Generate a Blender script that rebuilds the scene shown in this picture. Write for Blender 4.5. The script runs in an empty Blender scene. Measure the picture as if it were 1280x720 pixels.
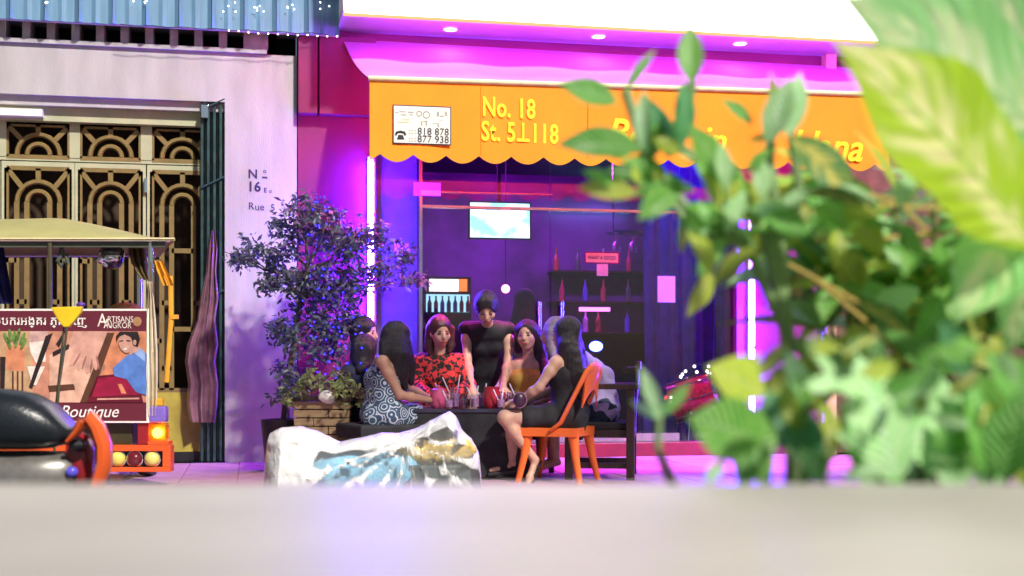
import bpy, bmesh, math, random
import numpy as np
from mathutils import Vector, Matrix
random.seed(7); rng = np.random.default_rng(7)
S = bpy.context.scene
COL = S.collection
V = Vector
# ------------------------------------------------------------------ camera, world, sun, exposure
PHI = math.radians(11.5); F = 1600.0; CAMH = 0.86; HOR = 450.0
FW = V((math.sin(PHI), math.cos(PHI), 0)); RT = V((math.cos(PHI), -math.sin(PHI), 0)); UP = V((0, 0, 1))
CAM = V((0, 0, CAMH))
cd = bpy.data.cameras.new('camera'); cam = bpy.data.objects.new('camera', cd); COL.objects.link(cam)
cd.sensor_width = 36; cd.lens = 45; cd.shift_y = 90 / 1280; cd.clip_start = 0.02; cd.clip_end = 500
cam.location = CAM; cam.rotation_euler = (math.pi / 2, 0, -PHI)
cd.dof.use_dof = True; cd.dof.focus_distance = 9.4; cd.dof.aperture_fstop = 3.1
S.camera = cam
SUN_DIR = V((-0.40, 1.0, -1.02)).normalized()
w = bpy.data.worlds.new("World"); S.world = w; w.use_nodes = True
nt = w.node_tree; bg = nt.nodes['Background']
sky = nt.nodes.new('ShaderNodeTexSky'); sky.sky_type = 'NISHITA'; sky.sun_disc = False
sky.sun_elevation = math.asin(-SUN_DIR.z); sky.sun_rotation = math.atan2(-SUN_DIR.x, -SUN_DIR.y)
nt.links.new(sky.outputs[0], bg.inputs[0]); bg.inputs[1].default_value = 0.025
sl = bpy.data.lights.new('sun', 'SUN'); sun = bpy.data.objects.new('sun', sl); COL.objects.link(sun)
sl.energy = 2.9; sl.angle = math.radians(3.0); sl.color = (1.0, 0.93, 0.85)
sun.rotation_euler = SUN_DIR.to_track_quat('-Z', 'Y').to_euler()
S.view_settings.view_transform = 'Standard'; S.view_settings.look = 'None'
S.view_settings.exposure = 0.92; S.view_settings.gamma = 1.0
S.cycles.use_denoising = True
S.cycles.max_bounces = 10; S.cycles.transparent_max_bounces = 12
S.cycles.sample_clamp_indirect = 6.0

# ------------------------------------------------------------------ coordinates
def P(px, py, d):            # the point at depth d along the view axis that is seen at (px, py) of the 1280x720 photograph
    return CAM + FW * d + RT * (d * (px - 640) / F) + UP * (d * (HOR - py) / F)
def A(px, py, Y):            # the point on the vertical plane y = Y
    u = (px - 640) / F
    return P(px, py, Y / (math.cos(PHI) - u * math.sin(PHI)))
def Zp(px, py, z):           # the point on the level plane z
    return P(px, py, (z - CAMH) * F / (HOR - py))

# ------------------------------------------------------------------ materials
def lk(nt, a, b): nt.links.new(a, b)
def rgba(c): return (c[0], c[1], c[2], 1)
def clampc(c): return tuple(max(0, min(1, x)) for x in c)
MATS = {}
def M(name, col, rough=.5, metal=0., var=.15, scale=9., bump=0., bscale=60., coat=0., spec=.5, trans=0., stretch=None, sheen=0.):
    m = bpy.data.materials.new(name); m.use_nodes = True; nt = m.node_tree; b = nt.nodes['Principled BSDF']
    tc = nt.nodes.new('ShaderNodeTexCoord'); mp = nt.nodes.new('ShaderNodeMapping'); lk(nt, tc.outputs['Object'], mp.inputs[0])
    if stretch: mp.inputs['Scale'].default_value = stretch
    n = nt.nodes.new('ShaderNodeTexNoise'); n.inputs['Scale'].default_value = scale; n.inputs['Detail'].default_value = 5
    lk(nt, mp.outputs[0], n.inputs['Vector'])
    r = nt.nodes.new('ShaderNodeValToRGB'); r.color_ramp.elements[0].position = .3; r.color_ramp.elements[1].position = .7
    r.color_ramp.elements[0].color = rgba(clampc([c * (1 - var) for c in col])); r.color_ramp.elements[1].color = rgba(clampc([c * (1 + var) for c in col]))
    lk(nt, n.outputs['Fac'], r.inputs[0]); lk(nt, r.outputs[0], b.inputs['Base Color'])
    b.inputs['Roughness'].default_value = rough; b.inputs['Metallic'].default_value = metal
    b.inputs['Specular IOR Level'].default_value = spec; b.inputs['Coat Weight'].default_value = coat
    b.inputs['Sheen Weight'].default_value = sheen
    if bump:
        n2 = nt.nodes.new('ShaderNodeTexNoise'); n2.inputs['Scale'].default_value = bscale; n2.inputs['Detail'].default_value = 4
        lk(nt, mp.outputs[0], n2.inputs['Vector'])
        bp = nt.nodes.new('ShaderNodeBump'); bp.inputs['Strength'].default_value = bump; bp.inputs['Distance'].default_value = .01
        lk(nt, n2.outputs['Fac'], bp.inputs['Height']); lk(nt, bp.outputs[0], b.inputs['Normal'])
    if trans:
        t = nt.nodes.new('ShaderNodeBsdfTranslucent'); lk(nt, r.outputs[0], t.inputs[0])
        mx = nt.nodes.new('ShaderNodeMixShader'); mx.inputs[0].default_value = trans
        out = nt.nodes['Material Output']; lk(nt, b.outputs[0], mx.inputs[1]); lk(nt, t.outputs[0], mx.inputs[2]); lk(nt, mx.outputs[0], out.inputs[0])
    MATS[name] = m
    return m
def ME(name, col, strength):
    m = bpy.data.materials.new(name); m.use_nodes = True; nt = m.node_tree; nt.nodes.remove(nt.nodes['Principled BSDF'])
    e = nt.nodes.new('ShaderNodeEmission'); e.inputs[0].default_value = rgba(col); e.inputs[1].default_value = strength
    lk(nt, e.outputs[0], nt.nodes['Material Output'].inputs[0]); MATS[name] = m
    return m
def MGlass(name, tint, gloss=.12, rough=.02, edge=.5):
    m = bpy.data.materials.new(name); m.use_nodes = True; nt = m.node_tree; nt.nodes.remove(nt.nodes['Principled BSDF'])
    t = nt.nodes.new('ShaderNodeBsdfTransparent'); t.inputs[0].default_value = rgba(tint)
    g = nt.nodes.new('ShaderNodeBsdfGlossy'); g.inputs['Roughness'].default_value = rough
    fr = nt.nodes.new('ShaderNodeLayerWeight'); fr.inputs[0].default_value = edge
    mr = nt.nodes.new('ShaderNodeMapRange'); mr.inputs['To Min'].default_value = gloss; mr.inputs['To Max'].default_value = .9
    lk(nt, fr.outputs['Facing'], mr.inputs[0])
    pw = nt.nodes.new('ShaderNodeMath'); pw.operation = 'POWER'; pw.inputs[1].default_value = 2.5
    lk(nt, fr.outputs['Facing'], pw.inputs[0]); lk(nt, pw.outputs[0], mr.inputs[0])
    mx = nt.nodes.new('ShaderNodeMixShader'); lk(nt, mr.outputs[0], mx.inputs[0]); lk(nt, t.outputs[0], mx.inputs[1]); lk(nt, g.outputs[0], mx.inputs[2])
    lk(nt, mx.outputs[0], nt.nodes['Material Output'].inputs[0]); MATS[name] = m
    return m

white_wall = M('white_wall_paint', (.46, .43, .45), .8, var=.17, scale=2.0, bump=.2, bscale=40, stretch=(2.5, 2.5, .6))
red_wall = M('crimson_wall_paint', (.165, .006, .075), .6, var=.14, scale=3, bump=.1)
red_dark = M('dark_red_paint', (.25, .01, .05), .5)
conc = M('grey_concrete', (.42, .40, .42), .85, var=.2, scale=12, bump=.3)
painted_black_shade = M('painted_black_shade', (.01, .01, .012), .9)
hall_m = M('painted_dim_hall', (.045, .026, .012), .8, var=.8, scale=1.6)
blue_sheet = M('blue_roof_sheet', (.13, .27, .42), .5, var=.12, scale=4, stretch=(6, 6, .6))
cream = M('cream_door_paint', (.44, .45, .29), .5, var=.12, scale=6)
tan = M('tan_grille_paint', (.21, .145, .045), .5, var=.15, scale=12)
teal = M('dark_teal_steel', (.04, .09, .09), .4, .5, var=.3, scale=14)
olive_panel = M('olive_kick_panel', (.42, .34, .05), .5, var=.15)
orange_fab = M('orange_awning_canvas', (.95, .37, .014), .75, var=.07, scale=2.2, bump=.5, bscale=2.2, trans=.1)
cream_trim = M('cream_piping', (.92, .75, .45), .6)
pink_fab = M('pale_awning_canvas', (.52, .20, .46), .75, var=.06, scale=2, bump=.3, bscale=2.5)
soffit_m = M('soffit_paint', (.55, .45, .65), .6, var=.05)
yellow_ink = M('yellow_lettering_vinyl', (.95, .88, .02), .5, var=.02)
ink_black = M('black_ink', (.02, .02, .03), .6)
ink_grey = M('faded_grey_ink', (.45, .42, .36), .7)
ink_gold = M('faded_gold_ink', (.72, .62, .35), .7)
ink_navy = M('navy_ink', (.03, .02, .09), .6)
white_pl = M('white_sign_plastic', (.86, .84, .76), .5, var=.03)
neon = ME('violet_neon', (.085, .024, 1.0), 330)
neon_b = ME('violet_neon_right', (.10, .028, 1.0), 270)
added_led_violet = ME('added_violet_led_strip', (.62, .05, 1.0), 42)
lightbox_m = ME('white_lightbox_face', (1, .95, .97), 3.2)
lightbox_ring = ME('lightbox_grey_ring', (.80, .78, .80), 1.0)
orange_glow = ME('orange_sign_edge', (1, .35, .15), 1.0)
downl = ME('downlight_lamp', (1, .85, .95), 9)
chrome = M('chrome', (.8, .8, .82), .12, 1, var=.03)
black_pl = M('black_plastic', (.015, .015, .018), .4, var=.3)
dark_wood = M('dark_brown_wood', (.035, .018, .013), .4, var=.4, scale=6, stretch=(8, 8, 1))
pav = M('pink_paving', (.42, .20, .30), .5, var=.2, scale=6, bump=.15)
asphalt = M('asphalt', (.055, .055, .06), .9, var=.3, scale=30, bump=.5)
kerb_m = M('kerb_stone', (.4, .39, .38), .8, var=.2)
ledge_m = M('pale_tabletop', (.51, .485, .425), .5, var=.14, scale=3.5, bump=.03, bscale=20)
skin_a = M('tan_skin', (.48, .26, .175), .5, var=.14, scale=20)
skin_b = M('light_skin', (.60, .35, .245), .5, var=.14, scale=20)
hair_m = M('black_hair', (.018, .013, .017), .42, var=.5, scale=14, bump=1., bscale=26, stretch=(7, 7, .3))
hair_l = M('lilac_blonde_hair', (.36, .28, .38), .5, var=.3, scale=14, bump=.5, bscale=30, stretch=(5, 5, .35))
black_cloth = M('black_cloth', (.016, .016, .02), .8, var=.4, scale=12, bump=.35, bscale=18)
mustard = M('mustard_knit', (.58, .36, .07), .85, var=.12, scale=14, bump=.3, bscale=25)
lilac_cloth = M('lilac_cloth', (.42, .34, .62), .8, var=.15, scale=10, bump=.3, bscale=18)
pink_cloth = M('pink_cloth', (.65, .25, .32), .8, var=.15)
denim = M('dark_denim', (.035, .05, .10), .85, var=.3, scale=30)
orange_pl = M('orange_chair_plastic', (.86, .16, .028), .38, var=.05, scale=4)
brow_m = M('brown_brow', (.09, .045, .035), .8)
eye_m = M('dark_eyes', (.02, .012, .01), .3)
lip_m = M('red_lips', (.42, .05, .07), .4)
def mat_floral():
    m = M('blue_rose_print', (.06, .10, .17), .8, var=.2); nt = m.node_tree; b = nt.nodes['Principled BSDF']
    tc = nt.nodes.new('ShaderNodeTexCoord'); vo = nt.nodes.new('ShaderNodeTexVoronoi'); vo.inputs['Scale'].default_value = 13
    lk(nt, tc.outputs['Object'], vo.inputs['Vector'])
    wv = nt.nodes.new('ShaderNodeMath'); wv.operation = 'MULTIPLY'; wv.inputs[1].default_value = 26
    lk(nt, vo.outputs['Distance'], wv.inputs[0])
    sn = nt.nodes.new('ShaderNodeMath'); sn.operation = 'SINE'; lk(nt, wv.outputs[0], sn.inputs[0])
    r = nt.nodes.new('ShaderNodeValToRGB'); r.color_ramp.elements[0].color = (.035, .07, .13, 1); r.color_ramp.elements[1].color = (.50, .56, .62, 1)
    r.color_ramp.elements[0].position = .35; r.color_ramp.elements[1].position = .75
    lk(nt, sn.outputs[0], r.inputs[0]); lk(nt, r.outputs[0], b.inputs['Base Color']); return m
floral = mat_floral()
def mat_plaid():
    m = M('red_black_check', (.5, .03, .03), .8); nt = m.node_tree; b = nt.nodes['Principled BSDF']
    tc = nt.nodes.new('ShaderNodeTexCoord'); mp = nt.nodes.new('ShaderNodeMapping'); mp.inputs['Rotation'].default_value = (.3, .5, .6)
    lk(nt, tc.outputs['Object'], mp.inputs[0])
    ck = nt.nodes.new('ShaderNodeTexChecker'); ck.inputs['Scale'].default_value = 24
    ck.inputs[1].default_value = (.62, .035, .03, 1); ck.inputs[2].default_value = (.02, .01, .012, 1)
    n = nt.nodes.new('ShaderNodeTexNoise'); n.inputs['Scale'].default_value = 16; lk(nt, tc.outputs['Object'], n.inputs['Vector'])
    mixv = nt.nodes.new('ShaderNodeMix'); mixv.data_type = 'VECTOR'; mixv.inputs['Factor'].default_value = .09
    lk(nt, mp.outputs[0], mixv.inputs['A']); lk(nt, n.outputs['Color'], mixv.inputs['B']); lk(nt, mixv.outputs['Result'], ck.inputs['Vector'])
    lk(nt, ck.outputs[0], b.inputs['Base Color']); return m
plaid = mat_plaid()

# ------------------------------------------------------------------ mesh helpers
class MB:
    def __init__(s): s.v = []; s.f = []; s.mi = []; s.mats = []; s.uv = None
    def add(s, verts, faces, mat=None):
        o = len(s.v); s.v += [tuple(x) for x in verts]; s.f += [tuple(i + o for i in f) for f in faces]
        k = 0
        if mat is not None:
            if mat not in s.mats: s.mats.append(mat)
            k = s.mats.index(mat)
        s.mi += [k] * len(faces)
    def hexa(s, c, mat=None):      # 8 corners: bottom 4 ccw, top 4 ccw
        s.add(c, [(0, 3, 2, 1), (4, 5, 6, 7), (0, 1, 5, 4), (1, 2, 6, 5), (2, 3, 7, 6), (3, 0, 4, 7)], mat)
    def box(s, a, b, mat=None):    # world aligned
        x0, y0, z0 = [min(a[i], b[i]) for i in range(3)]; x1, y1, z1 = [max(a[i], b[i]) for i in range(3)]
        s.hexa([(x0, y0, z0), (x1, y0, z0), (x1, y1, z0), (x0, y1, z0), (x0, y0, z1), (x1, y0, z1), (x1, y1, z1), (x0, y1, z1)], mat)
    def obox(s, o, ax, ay, az, mat=None):   # box about centre o with half axes
        o = V(o); s.hexa([o - ax - ay - az, o + ax - ay - az, o + ax + ay - az, o - ax + ay - az, o - ax - ay + az, o + ax - ay + az, o + ax + ay + az, o - ax + ay + az], mat)
    def cbox(s, x0, y0, x1, y1, d0, dd, mat=None):   # faces the camera axis: seen extents at depth d0, dd metres deep
        a = P(x0, y1, d0); b = P(x1, y1, d0); c = P(x1, y0, d0); d = P(x0, y0, d0); k = FW * dd
        s.hexa([a, b, b + k, a + k, d, c, c + k, d + k], mat)
    def fbox(s, x0, y0, x1, y1, Y0, Y1, mat=None, xm=None):   # facade aligned
        xm = (x0 + x1) / 2 if xm is None else xm
        s.box((A(x0, 450, Y0).x, Y0, A(xm, y1, Y0).z), (A(x1, 450, Y0).x, Y1, A(xm, y0, Y0).z), mat)
    def bar(s, a, b, wx, wy, up=UP, mat=None):
        a = V(a); b = V(b); t = (b - a); L = t.length; t.normalize()
        x = t.cross(up)
        if x.length < 1e-4: x = t.cross(V((1, 0, 0)))
        x.normalize(); y = x.cross(t)
        s.obox((a + b) / 2, x * wx / 2, y * wy / 2, t * L / 2, mat)
    def tube(s, pts, r, seg=10, mat=None, closed=False, cap=True, flat=1.0, up=None):
        pts = [V(p) for p in pts]; n = len(pts)
        rs = [r] * n if not hasattr(r, '__len__') else list(r)
        vs = []; prev = None
        for i, p in enumerate(pts):
            if closed: t = pts[(i + 1) % n] - pts[i - 1]
            else: t = pts[min(i + 1, n - 1)] - pts[max(i - 1, 0)]
            t.normalize()
            ref = up if up is not None else (prev if prev is not None else (UP if abs(t.z) < .9 else V((1, 0, 0))))
            x = ref - t * ref.dot(t)
            if x.length < 1e-4: x = t.orthogonal()
            x.normalize(); y = t.cross(x); prev = x
            for k in range(seg):
                a = 2 * math.pi * k / seg
                vs.append(p + x * (math.cos(a) * rs[i]) + y * (math.sin(a) * rs[i] * flat))
        fs = []
        for i in range(n if closed else n - 1):
            j = (i + 1) % n
            for k in range(seg):
                k2 = (k + 1) % seg
                fs.append((i * seg + k, i * seg + k2, j * seg + k2, j * seg + k))
        if cap and not closed:
            fs.append(tuple(range(seg))[::-1]); fs.append(tuple((n - 1) * seg + k for k in range(seg)))
        s.add(vs, fs, mat)
    def lathe(s, prof, o, seg=20, axis=UP, mat=None):   # prof: (r, h)
        o = V(o); t = V(axis).normalized(); x = t.orthogonal().normalized(); y = t.cross(x); vs = []
        for r, h in prof:
            for k in range(seg):
                a = 2 * math.pi * k / seg; vs.append(o + t * h + x * (r * math.cos(a)) + y * (r * math.sin(a)))
        fs = [(i * seg + k, i * seg + (k + 1) % seg, (i + 1) * seg + (k + 1) % seg, (i + 1) * seg + k) for i in range(len(prof) - 1) for k in range(seg)]
        fs.append(tuple(range(seg))[::-1]); fs.append(tuple((len(prof) - 1) * seg + k for k in range(seg)))
        s.add(vs, fs, mat)
    def ball(s, o, r, seg=12, rings=8, mat=None):
        o = V(o); r = r if hasattr(r, '__len__') else (r, r, r)
        prof = [(max(1e-4, math.sin(math.pi * i / rings)), -math.cos(math.pi * i / rings)) for i in range(rings + 1)]; vs = []
        for a, h in prof:
            for k in range(seg):
                t = 2 * math.pi * k / seg; vs.append(o + V((a * math.cos(t) * r[0], a * math.sin(t) * r[1], h * r[2])))
        fs = [(i * seg + k, i * seg + (k + 1) % seg, (i + 1) * seg + (k + 1) % seg, (i + 1) * seg + k) for i in range(rings) for k in range(seg)]
        s.add(vs, fs, mat)
    def poly(s, pts, mat=None): s.add(pts, [tuple(range(len(pts)))], mat)
    def prism(s, pts, k, mat=None):   # polygon pts extruded by vector k
        pts = [V(p) for p in pts]; n = len(pts); k = V(k)
        s.add(pts + [p + k for p in pts], [tuple(range(n)), tuple(range(2 * n - 1, n - 1, -1))] + [(i, i + n, (i + 1) % n + n, (i + 1) % n) for i in range(n)], mat)
    def build(s, name, mat=None, parent=None, smooth=False, bevel=0):
        me = bpy.data.meshes.new(name)
        off = parent_loc(parent)
        me.from_pydata([(x - off[0], y - off[1], z - off[2]) for x, y, z in s.v], [], s.f)
        if s.mats:
            for m in s.mats: me.materials.append(m)
            me.polygons.foreach_set('material_index', s.mi)
        elif mat: me.materials.append(mat)
        bm = bmesh.new(); bm.from_mesh(me); bmesh.ops.recalc_face_normals(bm, faces=bm.faces)
        if bevel:
            try: bmesh.ops.bevel(bm, geom=bm.edges[:], offset=bevel, segments=2, profile=.6, affect='EDGES', clamp_overlap=True)
            except Exception: pass
        bm.to_mesh(me); bm.free()
        if smooth: me.polygons.foreach_set('use_smooth', [True] * len(me.polygons)); me.set_sharp_from_angle(angle=math.radians(45 if smooth is True else smooth))
        return link(name, me, parent)
def parent_loc(p):
    t = V((0, 0, 0))
    while p is not None: t += p.location; p = p.parent
    return t
def link(name, data, parent=None):
    o = bpy.data.objects.new(name, data); COL.objects.link(o)
    if parent is not None: o.parent = parent
    return o
def tag(o, label, cat, group=None):
    o['label'] = label; o['category'] = cat
    if group: o['group'] = group
    return o
def thing(name, loc, label, cat, group=None):
    o = bpy.data.objects.new(name, None); COL.objects.link(o); o.location = loc; o.empty_display_size = .1
    return tag(o, label, cat, group)
def struct(o): o['kind'] = 'structure'; return o
def copy_tree(o, parent=None):
    c = o.copy(); COL.objects.link(c)
    if parent is not None: c.parent = parent
    for ch in list(o.children): copy_tree(ch, c)
    return c
def text(name, s, size, mat, o, ax=V((1, 0, 0)), up=UP, parent=None, off=0., shear=0., align='CENTER', sx=1., thick=.002, space=1.):
    cu = bpy.data.curves.new('txt', 'FONT'); cu.body = s; cu.size = 1; cu.align_x = align; cu.align_y = 'CENTER'
    cu.offset = off; cu.shear = shear; cu.extrude = 0; cu.resolution_u = 3; cu.space_character = space
    ob = bpy.data.objects.new('txt', cu); COL.objects.link(ob)
    me = bpy.data.meshes.new_from_object(ob); COL.objects.unlink(ob); bpy.data.objects.remove(ob)
    n = ax.cross(up).normalized(); pl = parent_loc(parent); o = V(o) - pl
    for v in me.vertices:
        c = v.co; v.co = o + ax * (c.x * size * sx) + up * (c.y * size) + n * thick
    me.materials.clear(); me.materials.append(mat); me.name = name
    return link(name, me, parent)

# ---- smooth implicit bodies (surface nets)
def surf(prims, vox=.008, k=.025):
    lo = np.array([1e9] * 3); hi = -lo
    for p in prims:
        if p[0] == 'c': pts = [(p[1], p[2]), (p[3], p[4])]
        elif p[0] == 'e': pts = [(p[1], max(p[2]))]
        else: continue
        for q, r in pts: lo = np.minimum(lo, np.array(q) - r); hi = np.maximum(hi, np.array(q) + r)
    lo -= 3 * vox; hi += 3 * vox
    n = np.ceil((hi - lo) / vox).astype(int) + 1
    f = np.full(n, 0.2, dtype=np.float32)
    for p in prims:
        neg = p[0] == 'n'
        q = p[1:] if neg else p
        if q[0] == 'c':
            a, ra, b, rb = np.array(q[1]), q[2], np.array(q[3]), q[4]; bl = np.minimum(a - ra, b - rb); bh = np.maximum(a + ra, b + rb)
        else:
            c, rr, rot = np.array(q[1]), np.array(q[2]), (q[3] if len(q) > 3 else None); bl = c - max(rr); bh = c + max(rr)
        m = k + 2 * vox
        i0 = np.maximum(0, ((bl - m - lo) / vox).astype(int)); i1 = np.minimum(n, ((bh + m - lo) / vox).astype(int) + 2)
        if (i1 <= i0).any(): continue
        g = np.stack(np.meshgrid(*[lo[d] + vox * np.arange(i0[d], i1[d]) for d in range(3)], indexing='ij'), -1)
        if q[0] == 'c':
            ab = b - a; t = np.clip(((g - a) @ ab) / max(1e-9, ab @ ab), 0, 1)
            D = np.linalg.norm(g - (a + t[..., None] * ab), axis=-1) - (ra + (rb - ra) * t)
        else:
            x = g - c
            if rot is not None: x = x @ np.array(rot)     # columns of rot are the axes
            k0 = np.linalg.norm(x / rr, axis=-1); k1 = np.linalg.norm(x / rr ** 2, axis=-1) + 1e-9; D = k0 * (k0 - 1) / k1
        sl = tuple(slice(i0[d], i1[d]) for d in range(3)); cur = f[sl]
        if neg: f[sl] = np.maximum(cur, -D)
        else:
            h = np.maximum(k - np.abs(cur - D), 0) / k; f[sl] = np.minimum(cur, D) - h * h * k * .25
    ins = f < 0
    c = np.zeros(n - 1, dtype=np.int8)
    for dx in (0, 1):
        for dy in (0, 1):
            for dz in (0, 1): c += ins[dx:n[0] - 1 + dx, dy:n[1] - 1 + dy, dz:n[2] - 1 + dz]
    act = (c > 0) & (c < 8); idx = np.full(n - 1, -1, dtype=np.int64); cells = np.argwhere(act); idx[act] = np.arange(len(cells))
    pos = np.zeros((len(cells), 3)); cnt = np.zeros(len(cells))
    cor = [(x, y, z) for x in (0, 1) for y in (0, 1) for z in (0, 1)]
    for i in range(8):
        for j in range(i + 1, 8):
            if sum(abs(cor[i][d] - cor[j][d]) for d in range(3)) != 1: continue
            fa = f[tuple((cells + cor[i]).T)]; fb = f[tuple((cells + cor[j]).T)]; cr = (fa < 0) != (fb < 0)
            t = np.where(cr, fa / np.where(cr, fa - fb, 1), 0)[:, None]
            pos += np.where(cr[:, None], np.array(cor[i]) + t * (np.array(cor[j]) - np.array(cor[i])), 0); cnt += cr
    pos = (cells + pos / np.maximum(cnt, 1)[:, None]) * vox + lo
    faces = []
    for ax in range(3):
        u, v = (ax + 1) % 3, (ax + 2) % 3
        s0 = [slice(1, n[d] - 1) for d in range(3)]; s1 = list(s0); s0[ax] = slice(0, n[ax] - 1); s1[ax] = slice(1, n[ax])
        a, b = ins[tuple(s0)], ins[tuple(s1)]; e = np.argwhere(a != b); fl = a[tuple(e.T)]
        e[:, u] += 1; e[:, v] += 1
        du = np.zeros(3, int); dv = np.zeros(3, int); du[u] = 1; dv[v] = 1
        q = np.stack([idx[tuple((e - du - dv).T)], idx[tuple((e - dv).T)], idx[tuple(e.T)], idx[tuple((e - du).T)]], 1)
        q[~fl] = q[~fl][:, ::-1]; faces.append(q)
    return pos, np.concatenate(faces)
def blob(name, prims, mat, parent=None, vox=.008, k=.025, noise=0., nscale=10., seed=0):
    pos, fc = surf(prims, vox, k)
    if noise:
        import mathutils.noise as mn
        for i in range(len(pos)):
            pos[i] += np.array(mn.noise_vector(V(pos[i] * nscale) + V((seed, 0, 0)))) * noise
    off = np.array(parent_loc(parent))
    me = bpy.data.meshes.new(name); me.from_pydata((pos - off).tolist(), [], fc.tolist()); me.materials.append(mat)
    me.polygons.foreach_set('use_smooth', [True] * len(me.polygons)); me.update()
    return link(name, me, parent)
def C(a, ra, b, rb): return ('c', tuple(a), ra, tuple(b), rb)
def E(o, r, rot=None): return ('e', tuple(o), r) if rot is None else ('e', tuple(o), r, rot)
def lerp(a, b, t): return V(a) * (1 - t) + V(b) * t

def drape(mb, rows, d, thick=.05, waves=3, amp=.03, n=28, mat=None, seed=0, dd=0.):
    rs = random.Random(seed); ph = rs.random() * 6; vs = []; m = len(rows)
    for i, (py, xl, xr) in enumerate(rows):
        k = i / max(1, m - 1)
        for j in range(n):
            t = j / n
            if t < .5: s = t * 2; side = 0
            else: s = 2 - t * 2; side = 1
            x = xl + (xr - xl) * s
            o = amp * math.sin(s * waves * 6.28 + ph + k * 1.3) + amp * .5 * math.sin(s * waves * 15 + ph * 2 - k * 2)
            edge = math.sqrt(max(0, 1 - (2 * s - 1) ** 2))
            vs.append(P(x, py, d + dd * k + o + (thick * (edge if side else -edge * .2))))
    fs = [(i * n + j, i * n + (j + 1) % n, (i + 1) * n + (j + 1) % n, (i + 1) * n + j) for i in range(m - 1) for j in range(n)]
    fs += [tuple(range(n))[::-1], tuple((m - 1) * n + j for j in range(n))]
    mb.add(vs, fs, mat)
YW = 11.0
# ------------------------------------------------------------------ ground
g = MB(); g.box((-60, -60, -.6), (60, 60, -.13)); struct(g.build('ground', asphalt))
g = MB(); g.box((-12, 7.35, -.125), (14, 10.99, -.012)); pave = struct(g.build('pavement', pav))
g = MB(); g.box((-12, 7.2, -.125), (14, 7.346, 0)); struct(g.build('kerb', kerb_m, bevel=.015))
g = MB(); g.box((-.197, -.197, -.01), (.197, .197, 0)); t0 = g.build('tile', pav, bevel=.004); me = t0.data
k = 0
for i in range(21):
    for j in range(8):
        o = t0 if k == 0 else link('tile', me); k += 1
        o.parent = pave; o.location = (-3.1 + i * .4, 8.0 + j * .4, 0 + random.uniform(-.0015, .0015))

# ------------------------------------------------------------------ white shophouse
zt = A(370, 70, YW).z; zl = A(140, 122, YW).z
xL, xO0, xO1, xR = A(-420, 450, YW).x, A(-70, 450, YW).x, A(281, 450, YW).x, A(371, 450, YW).x
ws = thing('white_shophouse', (A(326, 578, YW).x, YW, 0), 'white painted shophouse front with a row of square vent holes and house number 16', 'building')
m = MB(); m.box((xO1, YW, 0), (xR, 14, zt)); m.box((xL, YW, zl), (xO1, YW + .35, zt)); m.box((xL, YW, 0), (xO0, YW + .35, zl)); m.build('wall', white_wall, ws)
m = MB(); m.box((xL, YW + .02, zt + .24), (xR, YW + .35, 7)); m.build('upper_wall', white_wall, ws)
m = MB(); m.box((xL, YW - .03, zt + .001), (xR - .25, YW + .3, zt + .035)); m.box((xL, YW - .02, zt + .2), (xR, YW + .3, zt + .239)); vb = m.build('vent_rail', conc, ws)
m = MB(); m.box((xL, YW + .25, zt + .036), (xR, YW + .34, zt + .199)); m.build('vent_shade_sheet', painted_black_shade, ws)  # black sheet painted in for the shade behind the vent holes
px = -85
while px < 330:
    m = MB(); x0 = A(px + 21, 40, YW).x; x1 = A(px + 31, 40, YW).x
    if px > 280: x1 = A(345, 40, YW).x
    m.box((x0, YW - .015, zt + .036), (x1, YW + .24, zt + .199)); m.build('vent_fin', conc, ws); px += 30.7
# stepped trim inside the top of the opening
m = MB(); m.box((xO0, YW + .05, zl - .075), (xO1, YW + .35, zl - .001)); m.build('lintel_strip', white_wall, ws)
m = MB(); m.box((xO0, YW + .12, zl - .19), (xO1, YW + .35, zl - .076)); m.build('head_board', cream, ws)
m = MB(); x1 = A(52, 450, YW).x; m.box((xO0, YW + .03, zl - .17), (x1, YW + .119, zl - .11)); m.build('shutter_track', white_pl, ws)
text('lettering', 'N', .105, ink_navy, A(316, 218, YW), parent=ws, off=.02, thick=.004)
text('lettering', 'o', .055, ink_navy, A(331, 214, YW), parent=ws, off=.01, thick=.004)
m = MB(); a = A(327.5, 222.6, YW); m.box((a.x, YW - .005, a.z), (a.x + .045, YW - .001, a.z + .012)); m.build('lettering', ink_navy, ws)
text('lettering', '16', .115, ink_navy, A(317.5, 234, YW), parent=ws, off=.025, thick=.004)
text('lettering', 'E', .055, ink_navy, A(331.5, 238, YW), parent=ws, thick=.004, off=.01)
text('lettering', 'o', .05, ink_navy, A(338, 239, YW), parent=ws, thick=.004)
text('lettering', 'R', .085, ink_navy, A(314, 258, YW), parent=ws, thick=.004)
text('lettering', 'ue', .085, ink_navy, A(324.5, 259, YW), parent=ws, thick=.004)
text('lettering', '5', .08, ink_navy, A(341, 260, YW), parent=ws, thick=.004)

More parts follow.
